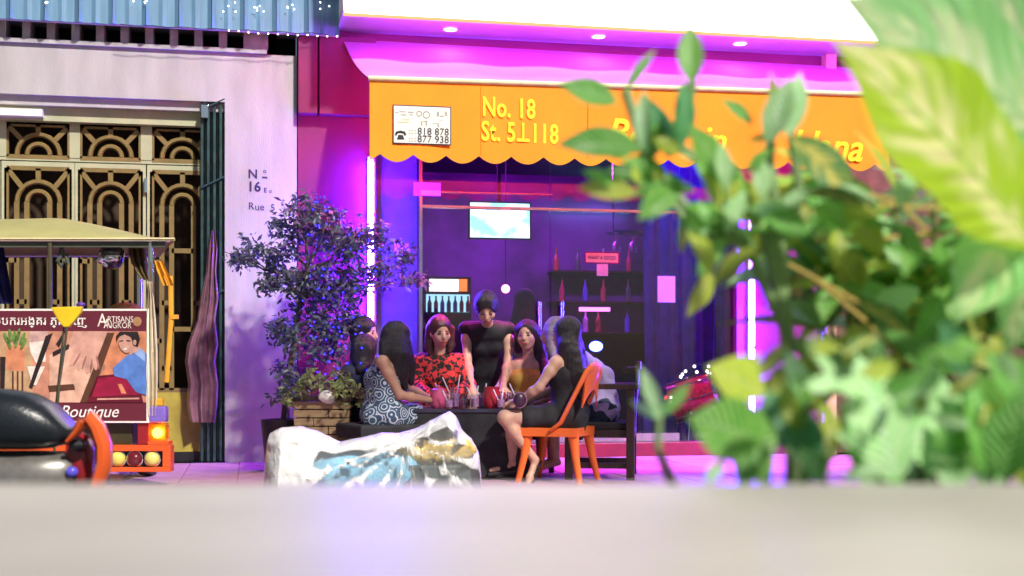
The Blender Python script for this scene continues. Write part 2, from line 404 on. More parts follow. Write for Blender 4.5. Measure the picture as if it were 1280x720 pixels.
# grille door
YD = YW + .2
gd = thing('grille_door', (A(130, 575, YD).x, YD, 0), 'cream panelled shop door with tan sunburst arch grilles behind the parked carriage', 'door')
def zD(py, px=138): return A(px, py, YD).z
zr = dict(top=zD(150), t0=zD(159), t1=zD(199), m0=zD(203.4), m1=zD(204.8), d0=zD(213), d1=zD(488), k1=zD(566))
cols = [(-86, -6), (8, 87), (100, 176), (190, 266)]
def xD(px): return A(px, 450, YD).x
def grille(x0, x1, z0, z1, low):
    m = MB(); cx = (x0 + x1) / 2; hw = (x1 - x0) / 2; y = YD + .015; r = .021
    for a, b in (((x0, z0), (x1, z0)), ((x0, z1), (x1, z1)), ((x0, z0), (x0, z1)), ((x1, z0), (x1, z1))):
        m.bar((a[0], y, a[1]), (b[0], y, b[1]), .035, .03, V((0, 1, 0)))
    R1, R2 = hw * .68, hw * .36
    zc = z0 + .02 if not low else z1 - hw * 1.12
    for R in (R1, R2):
        m.tube([(cx + R * math.cos(t), y, zc + R * math.sin(t)) for t in np.linspace(0, math.pi, 13)], r, 6)
        if low:
            for s in (-1, 1): m.bar((cx + s * R, y, zc), (cx + s * R, y, z0), .04, .03, V((0, 1, 0)))
    for s in (-1, 0, 1):
        a = math.radians(90 - s * 47); zz = z1
        p = V((cx + R1 * math.cos(a), y, zc + R1 * math.sin(a))); L = (zz - p.z) / math.sin(a)
        q = V((p.x + L * math.cos(a), y, zz)); q.x = max(x0, min(x1, q.x)); m.bar(p, q, .04, .03, V((0, 1, 0)))
    if low:
        for k, f in enumerate((.26, .5, .62, .8)):
            z = z1 - (z1 - z0) * (f + .1)
            if k % 2: m.bar((cx - R1, y, z), (cx - R2, y, z), .04, .03, V((0, 1, 0))); m.bar((cx + R1, y, z), (cx + R2, y, z), .04, .03, V((0, 1, 0)))
            else: m.bar((cx - R2, y, z), (cx + R2, y, z), .04, .03, V((0, 1, 0))); m.bar((cx - R1, y, z - .1), (x0, y, z - .1), .04, .03, V((0, 1, 0))); m.bar((cx + R1, y, z - .1), (x1, y, z - .1), .04, .03, V((0, 1, 0)))
    return m
m = MB(); m.box((xD(-90), YD + .001, zr['t1'] - .001), (xD(282), YD + .05, zr['m0'])); m.box((xD(-90), YD, zr['t0']), (xD(282), YD + .05, zr['top'])); m.build('transom_rail', cream, gd)
edges = [(-100, -86), (-6, 8), (87, 100), (176, 190), (266, 284)]
for a, b in edges:
    m = MB(); m.box((xD(a), YD - .005, zr['t1']), (xD(b), YD + .048, zr['t0'])); m.build('transom_post', cream, gd)
for k, (a, b) in enumerate(cols):
    leaf = MB(); x0, x1 = xD(a), xD(b); xa, xb = xD(a - 6.2), xD(b + 6.2)
    leaf.box((xa, YD, zr['d1']), (x0, YD + .045, zr['m1'])); leaf.box((x1, YD, zr['d1']), (xb, YD + .045, zr['m1']))
    leaf.box((x0, YD + .001, zr['d0']), (x1, YD + .044, zr['m1'])); lf = leaf.build('door_leaf', cream, gd)
    grille(x0, x1, zr['d1'], zr['d0'], True).build('grille', tan, lf)
    m = MB(); m.box((xa, YD + .002, zr['k1']), (xb, YD + .043, zr['d1'] - .012)); m.build('kick_panel', olive_panel, lf)
    grille(x0, x1, zr['t1'], zr['t0'], False).build('transom_grille', tan, gd)
m = MB(); a = A(182.5, 232, YD); m.obox(a + V((0, -.02, 0)), V((.012, 0, 0)), V((0, .015, 0)), V((0, 0, .06))); m.build('latch', chrome, gd, bevel=.003)
m = MB(); m.box((xD(-100), YD - .02, 0), (xD(284), YD + .1, zr['k1'] - .004)); m.build('threshold', black_pl, gd)
m = MB(); m.box((xD(-100), YD + .5, 0), (xD(284), YD + .55, 3.2)); m.build('dim_hall_sheet', hall_m, ws)  # flat sheet, mottled brown colour stands in for the dim warm hall
# folding steel gate
fg = thing('folding_gate', (A(266, 575, YW + .05).x, YW + .05, 0), 'dark teal steel gate folded against the right side of the shop opening', 'gate')
z0 = .01; z1 = A(266, 128, YW + .08).z
for k in range(8):
    xa = A(251 + k * 3.9, 450, YW + .06).x; m = MB(); yy = YW + .02 + (.07 if k % 2 else 0)
    m.box((xa, yy, z0), (xa + .022, yy + .06, z1)); m.build('gate_strip', teal, fg, bevel=.002)
for z in (.4, 1.35, 2.3, 2.95):
    m = MB(); m.bar(V((A(251, 450, YW + .06).x, YW + .012, z)), V((A(281, 450, YW + .06).x, YW + .012, z + .1)), .012, .025, V((0, 1, 0))); m.build('cross_link', teal, fg)
m = MB(); a = A(256, 139, YW); m.box((a.x - .03, YW - .02, a.z - .06), (a.x + .03, YW + .01, a.z + .05)); m.build('bracket', chrome, fg, bevel=.004)
# plastic poncho
poncho_m = M('mauve_plastic_film', (.33, .17, .22), .18, var=.35, scale=7, bump=.6, bscale=9, trans=.3, coat=.4)
m = MB(); drape(m, [(288, 264, 268), (310, 259, 272), (340, 257, 270), (372, 250, 273), (400, 246, 269), (430, 234, 273), (452, 231, 269), (480, 235, 273), (505, 233, 272), (528, 238, 269)], A(255, 400, YW - .08).y / math.cos(PHI) * .96, .05, 2.5, .022, 40, seed=4)
tag(m.build('raincoat', poncho_m, smooth=True), 'mauve clear plastic raincoat hanging on the folding gate', 'raincoat')

# blue roof sheets
zb = A(200, 33, 10.85).z; ba = thing('sheet_awning', (A(200, 30, 10.85).x, 10.85, zb), 'light blue ribbed metal sheet awning above the white shophouse', 'awning')
xa = A(424, 40, 10.85).x; k = 0; wd = .262
while k < 16:
    x1 = xa - k * wd; x0 = x1 - wd + .006; m = MB(); n = 9; vs = []
    for i in range(n):
        t = i / (n - 1); bump = .03 if (t < .08 or t > .92) else (.012 if .46 < t < .54 else 0)
        for (yy, zz) in ((10.85, zb), (10.97, 5.2)):
            for o in (0, .012): vs.append((x0 + (x1 - x0) * t, yy - bump + o, zz))
    fs = []
    for i in range(n - 1):
        b = i * 4; c = b + 4; fs += [(b, c, c + 2, b + 2), (b + 1, b + 3, c + 3, c + 1), (b, b + 1, c + 1, c), (b + 2, c + 2, c + 3, b + 3)]
    fs += [(0, 2, 3, 1), (n * 4 - 4, n * 4 - 3, n * 4 - 1, n * 4 - 2)]
    m.add(vs, fs); m.build('roof_sheet', blue_sheet, ba); k += 1
m = MB(); m.tube([(xa - 4.1, 10.875, zb + .01), (xa, 10.875, zb + .01)], .018, 8); m.build('edge_pipe', conc, ba)
for px in (30, 190, 350): m = MB(); a = A(px, 45, 10.88); m.bar(V((a.x, 10.88, zb + .03)), V((a.x, 11.0, zb + .03)), .03, .03); m.build('bracket', conc, ba)
bulbw = ME('white_bulb_or_glint', (1, .95, .8), 4.5); bulbb = ME('blue_fairy_bulb', (.010, .008, 1.0), 13)
wire_m = M('dark_wire', (.02, .02, .02), .6)
fl = thing('fairy_lights_or_glints', A(350, 20, 10.55), 'tiny glowing beads added for the glints along the blue sheet awning edge', 'lights')  # glowing beads added to imitate glints on the sheet, not a real light string
m = MB(); m.tube([A(x, 30 + (x - 150) * .045 + (2 if i % 2 else 0), 10.80) for i, x in enumerate(range(150, 428, 20))], .003, 5); m.build('wire', wire_m, fl)
m = MB(); m.ball((0, 0, 0), .006, 8, 5); b0 = None
for i in range(34):
    if i < 12: p = A(286 + i * 12.3, 38.5 + i * .72 + random.uniform(-1, 1), 10.80)
    else: px_ = random.choice([283, 292, 322, 328, 335, 362, 368, 398, 403, 409, 60, 90, 165, 180]); p = A(px_ + random.uniform(-4, 4), random.uniform(0, 16 if px_ > 270 else 4) * .9, 10.80)
    if b0 is None: b0 = m.build('bulb', bulbw); o = b0
    else: o = link('bulb', b0.data)
    o.parent = fl; o.location = p - fl.location
    if i >= 12: o.location += V((0, .0 + (p.z - zb) * .08, 0))

# ------------------------------------------------------------------ bar building
x0 = A(372, 450, YW).x + .002; xg0 = A(470, 450, YW).x; xg1 = A(921, 450, YW).x; xr1 = A(1027, 450, YW).x; xEnd = 13
zG = 3.1; ZS = 3.66
bb = thing('bar_building', (A(690, 575, YW).x, YW, 0), 'crimson walled corner bar with a purple lit glass front', 'building')
m = MB(); m.box((x0, YW, 0), (xg0, YW + .3, ZS)); m.build('wall', red_wall, bb)
m = MB(); m.box((xg1, YW, 0), (xr1, YW + .3, ZS)); m.build('wall', red_wall, bb)
m = MB(); m.box((xg0, YW + .001, zG), (xg1, YW + .3, ZS)); m.build('fascia_wall', red_wall, bb)
m = MB(); zz = A(420, 143, 10.9).z; xs = A(398, 450, 10.9).x; m.box((x0, 10.9, zz), (xs - .008, YW - .001, ZS + 1)); m.box((xs + .008, 10.9, zz), (A(470, 450, 10.9).x, YW - .001, ZS - .06)); m.build('upper_pier', red_wall, bb, bevel=.006)
m = MB(); m.box((x0, YW, ZS + .001), (xEnd, YW + .3, 8)); m.build('upper_wall', red_wall, bb)
brown = M('brown_rendered_wall', (.12, .07, .05), .8, var=.3)
m = MB(); m.box((xr1 + .15, YW + .05, 0), (xEnd, YW + .3, ZS)); m.build('side_wall', brown, bb)
m = MB(); m.box((xr1 + .001, YW - .1, 0), (xr1 + .1, YW + .2, ZS)); m.build('door_post', M('cream_post', (.7, .5, .3), .6), bb)
m = MB(); m.box((xg0, YW - .03, 0), (xg1, YW + .2, .12)); m.build('skirting', red_dark, bb, bevel=.005)
# overhanging soffit
xs0 = A(428, 30, 10.4).x; xs1 = A(1235, 30, 10.4).x
m = MB(); m.box((xs0, 10.31, ZS + .002), (xs1, YW - .001, ZS + .06)); m.build('soffit', soffit_m, bb)
for px, py in ((563, 36), (748, 45), (925, 54)):
    a = Zp(px, py, ZS - .004); m = MB(); m.lathe([(.052, 0), (.052, -.008), (.066, -.012), (.068, .004)], a, 24, mat=white_pl)
    d = m.build('downlight', None, bb); m = MB(); m.lathe([(.0515, 0), (.0515, .003)], a + V((0, 0, -.006)), 20); m.build('lamp', downl, d)
m = MB(); m.box((xs0 + .05, 10.312, ZS - .036), (xs1 - .3, 10.330, ZS - .004)); m.build('shelf_or_added_led', added_led_violet, bb)  # added strip, hidden by the lip, casts violet light on soffit and canopy
# interior of the bar
room = M('purple_room_paint', (.14, .035, .20), .7, var=.8, scale=.9); dark_room = M('dark_counter', (.010, .010, .035), .45, var=.4)
m = MB(); m.box((x0 + .2, 16.5, 0), (8, 16.7, 3.3)); m.build('back_wall', room, bb)
m = MB(); m.box((x0 + .2, YW + .3, .0), (xg0 - .02, 16.5, 3.3)); m.build('room_wall', room, bb)
m = MB(); m.box((xg1 + 1.8, YW + .3, .0), (xg1 + 2, 16.5, 3.3)); m.build('room_wall', room, bb)
m = MB(); m.box((x0, YW + .3, 3.3), (8, 16.6, 3.4)); m.build('ceiling', M('dark_ceiling', (.06, .03, .09), .7), bb)
m = MB(); m.box((x0, YW + .2, -.01), (8, 16.6, .01)); m.build('room_floor', M('dark_floor_tiles', (.02, .012, .03), .25), bb)
m = MB(); m.box((A(480, 450, 14.5).x, 14.5, 3.27), (A(800, 450, 14.5).x, 14.6, 3.295)); m.build('shelf_or_added_led', ME('added_magenta_led_strip', (.55, .03, 1), 75), bb)  # added out of sight at the ceiling to tint the room magenta
m = MB(); m.box((A(800, 450, 11.6).x, 11.55, 3.27), (A(925, 450, 11.6).x, 11.62, 3.295)); m.build('shelf_or_added_led', ME('added_blue_led_strip', (.04, .03, 1), 75), bb)  # added out of sight to throw blue light on the curtain
# glass front
glass = MGlass('shopfront_glass', (.86, .84, .92), .04, .03)
stripm = M('steel_rail', (.5, .5, .55), .25, 1)
YG = YW + .08
m = MB(); m.box((A(472, 450, YG).x, YG + .10, .012), (A(523, 450, YG).x, YG + .14, 3.28)); m.build('side_panel', M('lilac_side_panel', (.20, .15, .42), .5, var=.1), bb)
for a, b, nm in ((470, 526, 'fixed_pane'), (850, 921, 'fixed_pane')):
    m = MB(); m.box((A(a, 450, YG).x + .004, YG, .121), (A(b, 450, YG).x - .004, YG + .012, zG - .002)); m.build(nm, glass, bb)
zdoor = A(690, 264, YG).z; zbar2 = A(600, 236, YG).z
for a, b, nm in ((528, 687, 'transom_pane'), (689, 848, 'transom_pane')):
    m = MB(); m.box((A(a, 450, YG).x, YG, zdoor + .03), (A(b, 450, YG).x, YG + .012, zG - .002)); m.build(nm, glass, bb)
m = MB(); m.box((A(526, 450, YG).x, YG - .012, zdoor + .004), (A(850, 450, YG).x, YG + .03, zdoor + .028)); m.build('transom_bar', stripm, bb)
m = MB(); m.box((A(470, 450, YG).x, YG + .3, zbar2), (A(700, 450, YG).x, YG + .34, zbar2 + .012)); m.build('pelmet_rail', stripm, bb)
m = MB(); m.box((A(524, 450, YG).x, YG - .015, .121), (A(528, 450, YG).x - .002, YG + .04, zG - .002)); m.build('jamb', stripm, bb)
for a, b, hx in ((528.5, 687.3, 675), (688.7, 849, 703)):
    t = thing('glass_door', (A(a if hx < 688 else b, 575, YG).x, YG, .12), 'left glass door leaf of the bar with a chrome pull handle behind the yellow top' if hx < 688 else 'right glass door leaf of the bar, carrying the orange notice', 'door', 'glass doors of the bar')
    m = MB(); m.box((A(a, 450, YG).x, YG, .125), (A(b, 450, YG).x, YG + .012, zdoor)); m.build('pane', glass, t)
    p0 = A(hx, 377, YG - .06); p1 = A(hx, 520, YG - .06)
    m = MB(); m.tube([p0 + V((0, .06, -.03)), p0 + V((0, 0, -.03)), p0, p1, p1 + V((0, 0, .03)), p1 + V((0, .06, .03))], .016, 10); m.build('handle', chrome, t, smooth=True)
    m = MB(); m.box((A(a, 450, YG).x, YG - .008, .1255), (A(b, 450, YG).x, YG - .001, .2)); m.build('bottom_rail', stripm, t)
def sheet(name, x0, y0, x1, y1, Y, mat, parent=None, th=.006):
    m = MB(); m.fbox(x0, y0, x1, y1, Y - th, Y, mat); return m.build(name, None, parent)
t = thing('orange_notice', A(752, 322, YG), 'orange lettered notice with a small tag below it stuck on the glass door', 'sign')
sheet('border', 731, 315, 774, 329.5, YG - .004, red_dark, t, .003); sheet('board', 732.5, 316.5, 772.5, 328, YG - .008, M('orange_notice_card', (.90, .56, .20), .6), t, .003)
sheet('tag', 746, 330, 760, 345, YG - .004, M('orange_tag_card', (.88, .62, .35), .6), t, .003)
text('lettering', 'WHAT A GOOD!', .048, ink_black, A(752.5, 322.4, YG - .0115), parent=t, off=.01, sx=.72)
tag(sheet('paper_notice', 822, 345, 844, 378, YG - .005, white_pl, None, .003), 'plain white paper notice taped on the glass right of the orange notice', 'notice')
t = thing('pink_sticker', A(534, 237, YG), 'pink rectangular sticker high on the glass beside the steel jamb', 'sticker')
pinkcard = M('pink_card', (.85, .2, .45), .6); sheet('card', 517, 228, 551, 245, YG - .025, pinkcard, t, .003); sheet('strip', 526, 238, 551, 244, YG - .029, M('pale_pink_card', (.9, .55, .7), .6), t, .003)
tag(sheet('small_sticker', 493, 304, 511, 322, YG - .004, M('mauve_card', (.35, .2, .55), .6), None, .003), 'small mauve sticker on the narrow pane right of the left neon tube', 'sticker')
blue_cur = M('blue_velvet_curtain', (.035, .03, .30), .8, var=.3, sheen=.4)
m = MB(); drape(m, [(150, 806, 925), (300, 804, 927), (450, 806, 926), (566, 803, 930)], A(865, 450, 12.0).dot(FW), .05, 7, .04, 60, seed=12); tag(m.build('blue_curtain', blue_cur, smooth=True), 'deep blue curtain inside the right end of the glass front', 'curtain')
# neon tubes
for px, y0, y1, mt, lb in ((463.5, 200, 405, neon, 'violet neon tube upright on the crimson wall beside the tree'), (940, 262, 520, neon_b, 'violet neon tube upright on the right wall behind the leaves')):
    t = thing('neon_tube', A(px, y1, 10.92), lb, 'neon light', 'violet neon tubes flanking the glass front')
    a, b = A(px, y1, 10.92), A(px, y0, 10.92); b.x = a.x; n = 3
    for i in range(n):
        m = MB(); m.tube([lerp(a, b, i / n) + V((0, 0, .012)), lerp(a, b, (i + 1) / n) - V((0, 0, .012))], .025, 12); m.build('tube', mt, t, smooth=True)
    m = MB(); m.box((a.x - .022, 10.945, a.z - .03), (a.x + .022, 10.995, b.z + .03)); m.build('backing', white_pl, t)
# items inside
def emis_box(name, x0, y0, x1, y1, Y, mat, lab, cat, case=None, fr=.03):
    t = thing(name, A((x0 + x1) / 2, y1, Y), lab, cat); m = MB(); m.fbox(x0 - 2, y0 - 2, x1 + 2, y1 + 2, Y + .012, Y + .08); m.build('case', case or black_pl, t)
    m = MB(); m.fbox(x0, y0, x1, y1, Y, Y + .011); m.build('screen', mat, t); return t
emt = ME('cyan_screen', (.50, 1, 1), 1.6)
_n = emt.node_tree; _e = [x for x in _n.nodes if x.type == 'EMISSION'][0]; _tc = _n.nodes.new('ShaderNodeTexCoord'); _no = _n.nodes.new('ShaderNodeTexNoise'); _no.inputs['Scale'].default_value = 4
lk(_n, _tc.outputs['Object'], _no.inputs['Vector']); _r = _n.nodes.new('ShaderNodeValToRGB'); _r.color_ramp.elements[0].color = (.25, .8, .95, 1); _r.color_ramp.elements[1].color = (.95, 1, 1, 1); _r.color_ramp.elements[0].position = .4; _r.color_ramp.elements[1].position = .6
lk(_n, _no.outputs['Fac'], _r.inputs[0]); lk(_n, _r.outputs[0], _e.inputs[0])
t = emis_box('television', 588, 254, 662, 297, 13.6, emt, 'glowing cyan white television hung high inside the bar', 'television')
m = MB(); a = A(625, 254, 13.66); m.box((a.x - .02, 13.7, a.z), (a.x + .02, 13.74, 3.32)); m.build('bracket', black_pl, t)
t = thing('drinks_fridge', A(560, 392, 14.2), 'lit drinks fridge with a white and orange header inside the bar', 'fridge')
m = MB(); m.fbox(531, 346, 589, 520, 14.22, 14.8); m.build('body', black_pl, t)
m = MB(); m.fbox(537, 349, 573, 364, 14.19, 14.215, ME('fridge_header', (1, .9, .85), 2.0)); m.fbox(573, 349, 584, 364, 14.19, 14.215, ME('fridge_header_orange', (1, .2, .05), 1.2)); m.build('header', None, t)
m = MB(); m.fbox(533, 368, 587, 390, 14.19, 14.215); m.build('lit_window', ME('fridge_glow', (.35, .7, .8), 1.0), t)
for i in range(7):
    m = MB(); a = A(537 + i * 8, 390, 14.17); m.lathe([(.025, 0), (.025, .1), (.01, .14), (.01, .18)], a, 8); m.build('bottle', M('fridge_bottle%d' % i, random.choice([(.1, .3, .2), (.4, .1, .1), (.2, .3, .5)]), .2), t)
bc = thing('bar_counter', A(760, 575, 14.4), 'dark bar counter seen through the glass doors', 'counter')
m = MB(); a = A(600, 392, 14.4); b = A(915, 560, 14.4); m.box((a.x, 14.4, 0.01), (b.x, 14.95, 1.12)); m.build('body', dark_room, bc)
m = MB(); m.box((a.x - .05, 14.34, 1.121), (b.x + .05, 15.0, 1.17)); m.build('top', dark_wood, bc, bevel=.008)
sh = thing('bottle_shelf', A(770, 390, 16.2), 'purple lit back bar shelf of bottles behind the counter', 'shelf')
for z in (1.2, 1.6, 2.0): m = MB(); m.box((A(690, 450, 16.2).x, 16.15, z), (A(840, 450, 16.2).x, 16.49, z + .025)); m.build('board', dark_wood, sh)
pg = ME('pink_shelf_glow', (.9, .15, 1), 3)
zz = A(742, 389, 16.1).z
m = MB(); m.box((A(724, 450, 16.1).x, 16.08, zz), (A(762, 450, 16.1).x, 16.11, zz + .05)); m.build('shelf_or_added_led', pg, sh)
m = MB(); m.box((A(690, 450, 16.2).x, 16.38, A(740, 265, 16.4).z), (A(792, 450, 16.2).x, 16.40, A(740, 265, 16.4).z + .022)); m.build('shelf_or_added_led', ME('cyan_shelf_glow', (.25, .8, 1), 7), sh)
bm_ = [M('bottle_glass_%d' % i, c, .08, var=.05) for i, c in enumerate([(.5, .2, .08), (.1, .35, .12), (.7, .65, .8), (.5, .05, .1), (.15, .2, .6)])]
proto = {}
for z in (1.225, 1.625, 2.025):
    for i in range(5):
        kx = (i + int(z * 5)) % 5; mb = MB(); mb.lathe([(.036, 0), (.038, .02), (.038, .16), (.014, .22), (.013, .28), (.016, .3)], (0, 0, 0), 10)
        if kx not in proto: proto[kx] = mb.build('bottle', bm_[kx], smooth=True); o = proto[kx]
        else: o = proto[kx].copy(); COL.objects.link(o)
        o.location = (A(702 + i * 27 + random.uniform(-7, 7), 450, 16.2).x, 16.28, z)
        rowname = {1.225: 'lowest', 1.625: 'middle', 2.025: 'top'}[z]
        tag(o, '%s bottle on the %s board of the back bar shelf' % (['amber', 'green', 'clear', 'red', 'blue'][kx], rowname), 'bottle', 'bottles on the back bar shelf')
t = thing('spotlight', A(745, 433, 13.2), 'bright blue stage spotlight low inside the bar', 'spotlight')
m = MB(); m.lathe([(.05, .15), (.09, .02), (.095, 0)], A(745, 433, 13.2), 16, axis=V((0, 1, 0))); m.build('housing', black_pl, t)
m = MB(); m.ball(A(745, 433, 13.2), (.075, .02, .055), 16, 8); m.build('lens', ME('blue_spot_lens', (.05, .08, 1), 26), t)
m = MB(); a = A(745, 440, 13.3); m.tube([(a.x, a.y, .01), a], .015, 8); m.lathe([(.12, 0), (.12, .015)], (a.x, a.y, .011), 16); m.build('stand', black_pl, t)
t = thing('pink_lamp', A(632, 360, 15), 'small round pink lamp glowing inside the bar above the counter', 'lamp'); m = MB(); m.ball(A(632, 361, 15), .05, 12, 8); m.build('globe', ME('pink_globe', (1, .2, .35), 8), t)
m = MB(); a = A(632, 361, 15); m.tube([a + V((0, 0, .05)), (a.x, a.y, 3.3)], .006, 6); m.build('cord', wire_m, t)
rk = thing('glass_rack', A(810, 300, 14.0), 'hanging rack of upside down wine glasses over the bar counter', 'rack')
for o_ in (0, .25): m = MB(); m.bar(V((A(765, 450, 14).x, 14.0 + o_, 2.32)), V((A(860, 450, 14).x, 14.0 + o_, 2.32)), .03, .03); m.build('rail', chrome, rk)
for x_ in (770, 855): m = MB(); m.tube([(A(x_, 450, 14).x, 14.12, 2.33), (A(x_, 450, 14).x, 14.12, 3.3)], .01, 6); m.build('rod', chrome, rk)
gl_ = M('bright_stemware', (.75, .72, .9), .08, .6); m = MB(); m.lathe([(.034, 0), (.034, -.004), (.005, -.008), (.004, -.09), (.03, -.11), (.042, -.15), (.036, -.2), (.033, -.2), (.038, -.15), (.006, -.108)], (0, 0, 0), 14); g0 = None
for i in range(9):
    if g0 is None: g0 = m.build('wine_glass', gl_, smooth=True); o = g0
    else: o = g0.copy(); COL.objects.link(o)
    o.location = (A(770 + i * 10.2, 450, 14).x, 14.0 + (i % 2) * .25, 2.3); tag(o, '%s wine glass hanging upside down in the %s row of the rack over the bar' % (['first', 'second', 'third', 'fourth', 'fifth'][i // 2], ['front', 'rear'][i % 2]), 'wine glass', 'wine glasses in the hanging rack')
for i, x_ in enumerate((690, 735, 800)):
    t = thing('bar_stool', V((A(x_, 575, 13.9).x, 13.9, .01)), ['left', 'middle', 'right'][i] + ' dark bar stool before the counter inside the bar', 'bar stool', 'bar stools'); b_ = t.location
    m = MB(); m.lathe([(.17, .70), (.19, .72), (.19, .76), (.16, .78)], b_, 18); m.build('seat', black_pl, t, smooth=True)
    m = MB(); m.lathe([(.2, 0), (.2, .015), (.03, .03), (.025, .7)], b_, 16); m.build('stem', chrome, t, smooth=True)
# dark high backed seat seen as a cone behind the doors
t = thing('wing_chair', A(657, 400, 13.4), 'dark high backed lounge chair inside the bar behind the glass doors', 'chair')
a = A(657, 575, 13.4); a.z = 0
blob('backrest', [C(a + V((-.16, 0, .9)), .1, a + V((0, .05, 1.52)), .1), C(a + V((.16, 0, .9)), .1, a + V((0, .05, 1.52)), .1), C(a + V((-.18, 0, .5)), .12, a + V((.18, 0, .5)), .12), C(a + V((-.18, 0, .5)), .1, a + V((-.16, 0, .9)), .1), C(a + V((.18, 0, .5)), .1, a + V((.16, 0, .9)), .1)], M('charcoal_fabric', (.04, .05, .06), .9), t, .02, .06)
for sx in (-.15, .15): m = MB(); m.tube([a + V((sx, 0, .011)), a + V((sx, 0, .45))], .02, 8); m.build('leg', black_pl, t)
# red drum
t = thing('drum', A(868, 560, YG + .35), 'red sparkle drum with a white head standing inside the glass front', 'drum')
c = A(866, 497, YG + .4); ax = (V((1, -.45, .35))).normalized()
m = MB(); m.lathe([(.17, -.22), (.18, -.2), (.18, .2), (.17, .22)], c, 28, axis=ax); m.build('shell', M('red_sparkle', (.6, .02, .06), .25, .3, var=.4, scale=30, coat=.6), t, smooth=True)
m = MB(); m.lathe([(.172, .221), (.165, .235)], c, 28, axis=ax); m.build('head', M('drum_head', (.85, .8, .8), .5), t)
for sgn in (-1, 1): m = MB(); m.lathe([(.183, .2), (.19, .205), (.19, .24), (.183, .245)], c, 28, axis=ax * sgn); m.build('hoop', chrome, t)
x = ax.orthogonal().normalized(); y = ax.cross(x)
for i in range(8):
    q = x * math.cos(i * .785) + y * math.sin(i * .785); m = MB(); m.tube([c + q * .195 - ax * .2, c + q * .195 + ax * .2], .006, 6); m.ball(c + q * .195, .016, 8, 5); m.build('lug', chrome, t)
for i in range(3):
    m = MB(); q = V((math.cos(i * 2.1), math.sin(i * 2.1), 0)); m.tube([c + q * .12 - V((0, 0, .1)), V((c.x, c.y, .012)) + q * .26], .01, 8); m.build('leg', chrome, t)
t = thing('bulb_cluster', A(875, 468, YG + .3), 'cluster of small white bulbs hanging above the red drum', 'lights')
m = MB(); m.ball((0, 0, 0), .014, 8, 6); b0 = m.build('bulb', bulbw)
for i, (px, py) in enumerate(((853, 468), (857, 464), (868, 458), (871, 465), (886, 458), (884, 464), (851, 471), (839, 497), (840, 503))):
    o = b0 if i == 0 else link('bulb', b0.data); o.parent = t; o.location = A(px, py, YG + .3) - t.location
m = MB(); m.tube([A(839, 505, YG + .3), A(845, 470, YG + .31), A(868, 455, YG + .31), A(890, 455, YG + .31), A(892, 200, YG + .31)], .004, 5); m.build('wire', wire_m, t)

# ------------------------------------------------------------------ lightbox sign
lb = thing('lightbox_sign', (xs0, 10.3, ZS), 'glowing blank white lightbox sign above the orange awning', 'sign')
m = MB(); m.box((xs0, 10.31, ZS + .061), (xs1, YW - .002, 5.4)); m.build('case', white_pl, lb)
m = MB(); m.box((xs0 + .01, 10.29, ZS - .024), (xs1 - .01, 10.309, 5.4)); m.build('face', lightbox_m, lb)
m = MB(); m.box((xs0, 10.285, ZS - .045), (xs1, 10.309, ZS - .0245)); m.build('edge_strip', orange_glow, lb)
a = A(530, -8, 10.28); m = MB(); m.tube([a + V((.20 * math.cos(t), 0, .14 * math.sin(t))) for t in np.linspace(0, 6.28, 40)], .004, 5, closed=True); m.build('emblem_ring', lightbox_ring, lb)

# ------------------------------------------------------------------ orange awning
YA = 9.92
aw = thing('bar_awning', A(780, 150, YA), 'bright orange scalloped awning with yellow lettering over the bar front', 'awning')
vL, vR = A(462, 97, YA).x, A(1112, 118, YA).x
ztL, ztR = A(462, 98, YA).z, A(1112, 119, YA).z; zbL, zbR = A(470, 202, YA).z, A(1100, 214, YA).z
per = .2595; nn = 420; vs = []
def va(x): k = (x - vL) / (vR - vL); return ztL + (ztR - ztL) * k, zbL + (zbR - zbL) * k
for i in range(nn + 1):
    x = vL + (vR - vL) * i / nn; zt_, zb_ = va(x); s = abs(math.sin(math.pi * (x - vL - .08) / per)); s = s ** .85
    zz = zb_ + .062 * (1 - s); yo = .008 * math.sin(x * 5.1) + .005 * math.sin(x * 13)
    for o in (0, .006): vs += [(x, YA + o, zt_), (x, YA + o + yo * .5, (zt_ + zz) / 2), (x, YA + o + yo, zz)]
fs = []
for i in range(nn):
    b = i * 6; c_ = b + 6
    fs += [(b, b + 1, c_ + 1, c_), (b + 1, b + 2, c_ + 2, c_ + 1), (b + 3, c_ + 3, c_ + 4, b + 4), (b + 4, c_ + 4, c_ + 5, b + 5), (b + 2, b + 5, c_ + 5, c_ + 2), (b, c_, c_ + 3, b + 3)]
fs += [(0, 3, 4, 1), (1, 4, 5, 2)]
m = MB(); m.add(vs, fs); m.build('valance', orange_fab, aw, smooth=True)
# top canvas from front bar to wall, with a slight sag
m = MB(); nx, ny = 60, 14; vs = []
zwL = ZS - .07; wL = A(428, 46, YW - .02).x; wR = vR + .25
for i in range(nx + 1):
    for j in range(ny + 1):
        s, t_ = i / nx, j / ny; xf = vL + (vR - vL) * s; xb = wL + (wR - wL) * s
        zf = va(xf)[0]; x = xf + (xb - xf) * t_; y = YA + .003 + (YW - .05 - YA) * t_; z = zf + (zwL - .03 * s - zf) * t_
        z += -.05 * math.sin(math.pi * t_) + .012 * math.sin(s * 40) * math.sin(math.pi * t_)
        vs.append((x, y, z)); vs.append((x, y, z - .006))
fs = []
for i in range(nx):
    for j in range(ny):
        a = (i * (ny + 1) + j) * 2; b = a + 2; c_ = a + (ny + 1) * 2; d = c_ + 2
        fs += [(a, c_, d, b), (a + 1, b + 1, d + 1, c_ + 1)]
m.add(vs, fs); m.build('canopy', pink_fab, aw, smooth=True)
m = MB(); m.tube([(vL - .01, YA - .004, ztL), (vR, YA - .004, ztR)], .02, 10); m.build('piping', cream_trim, aw, smooth=True)
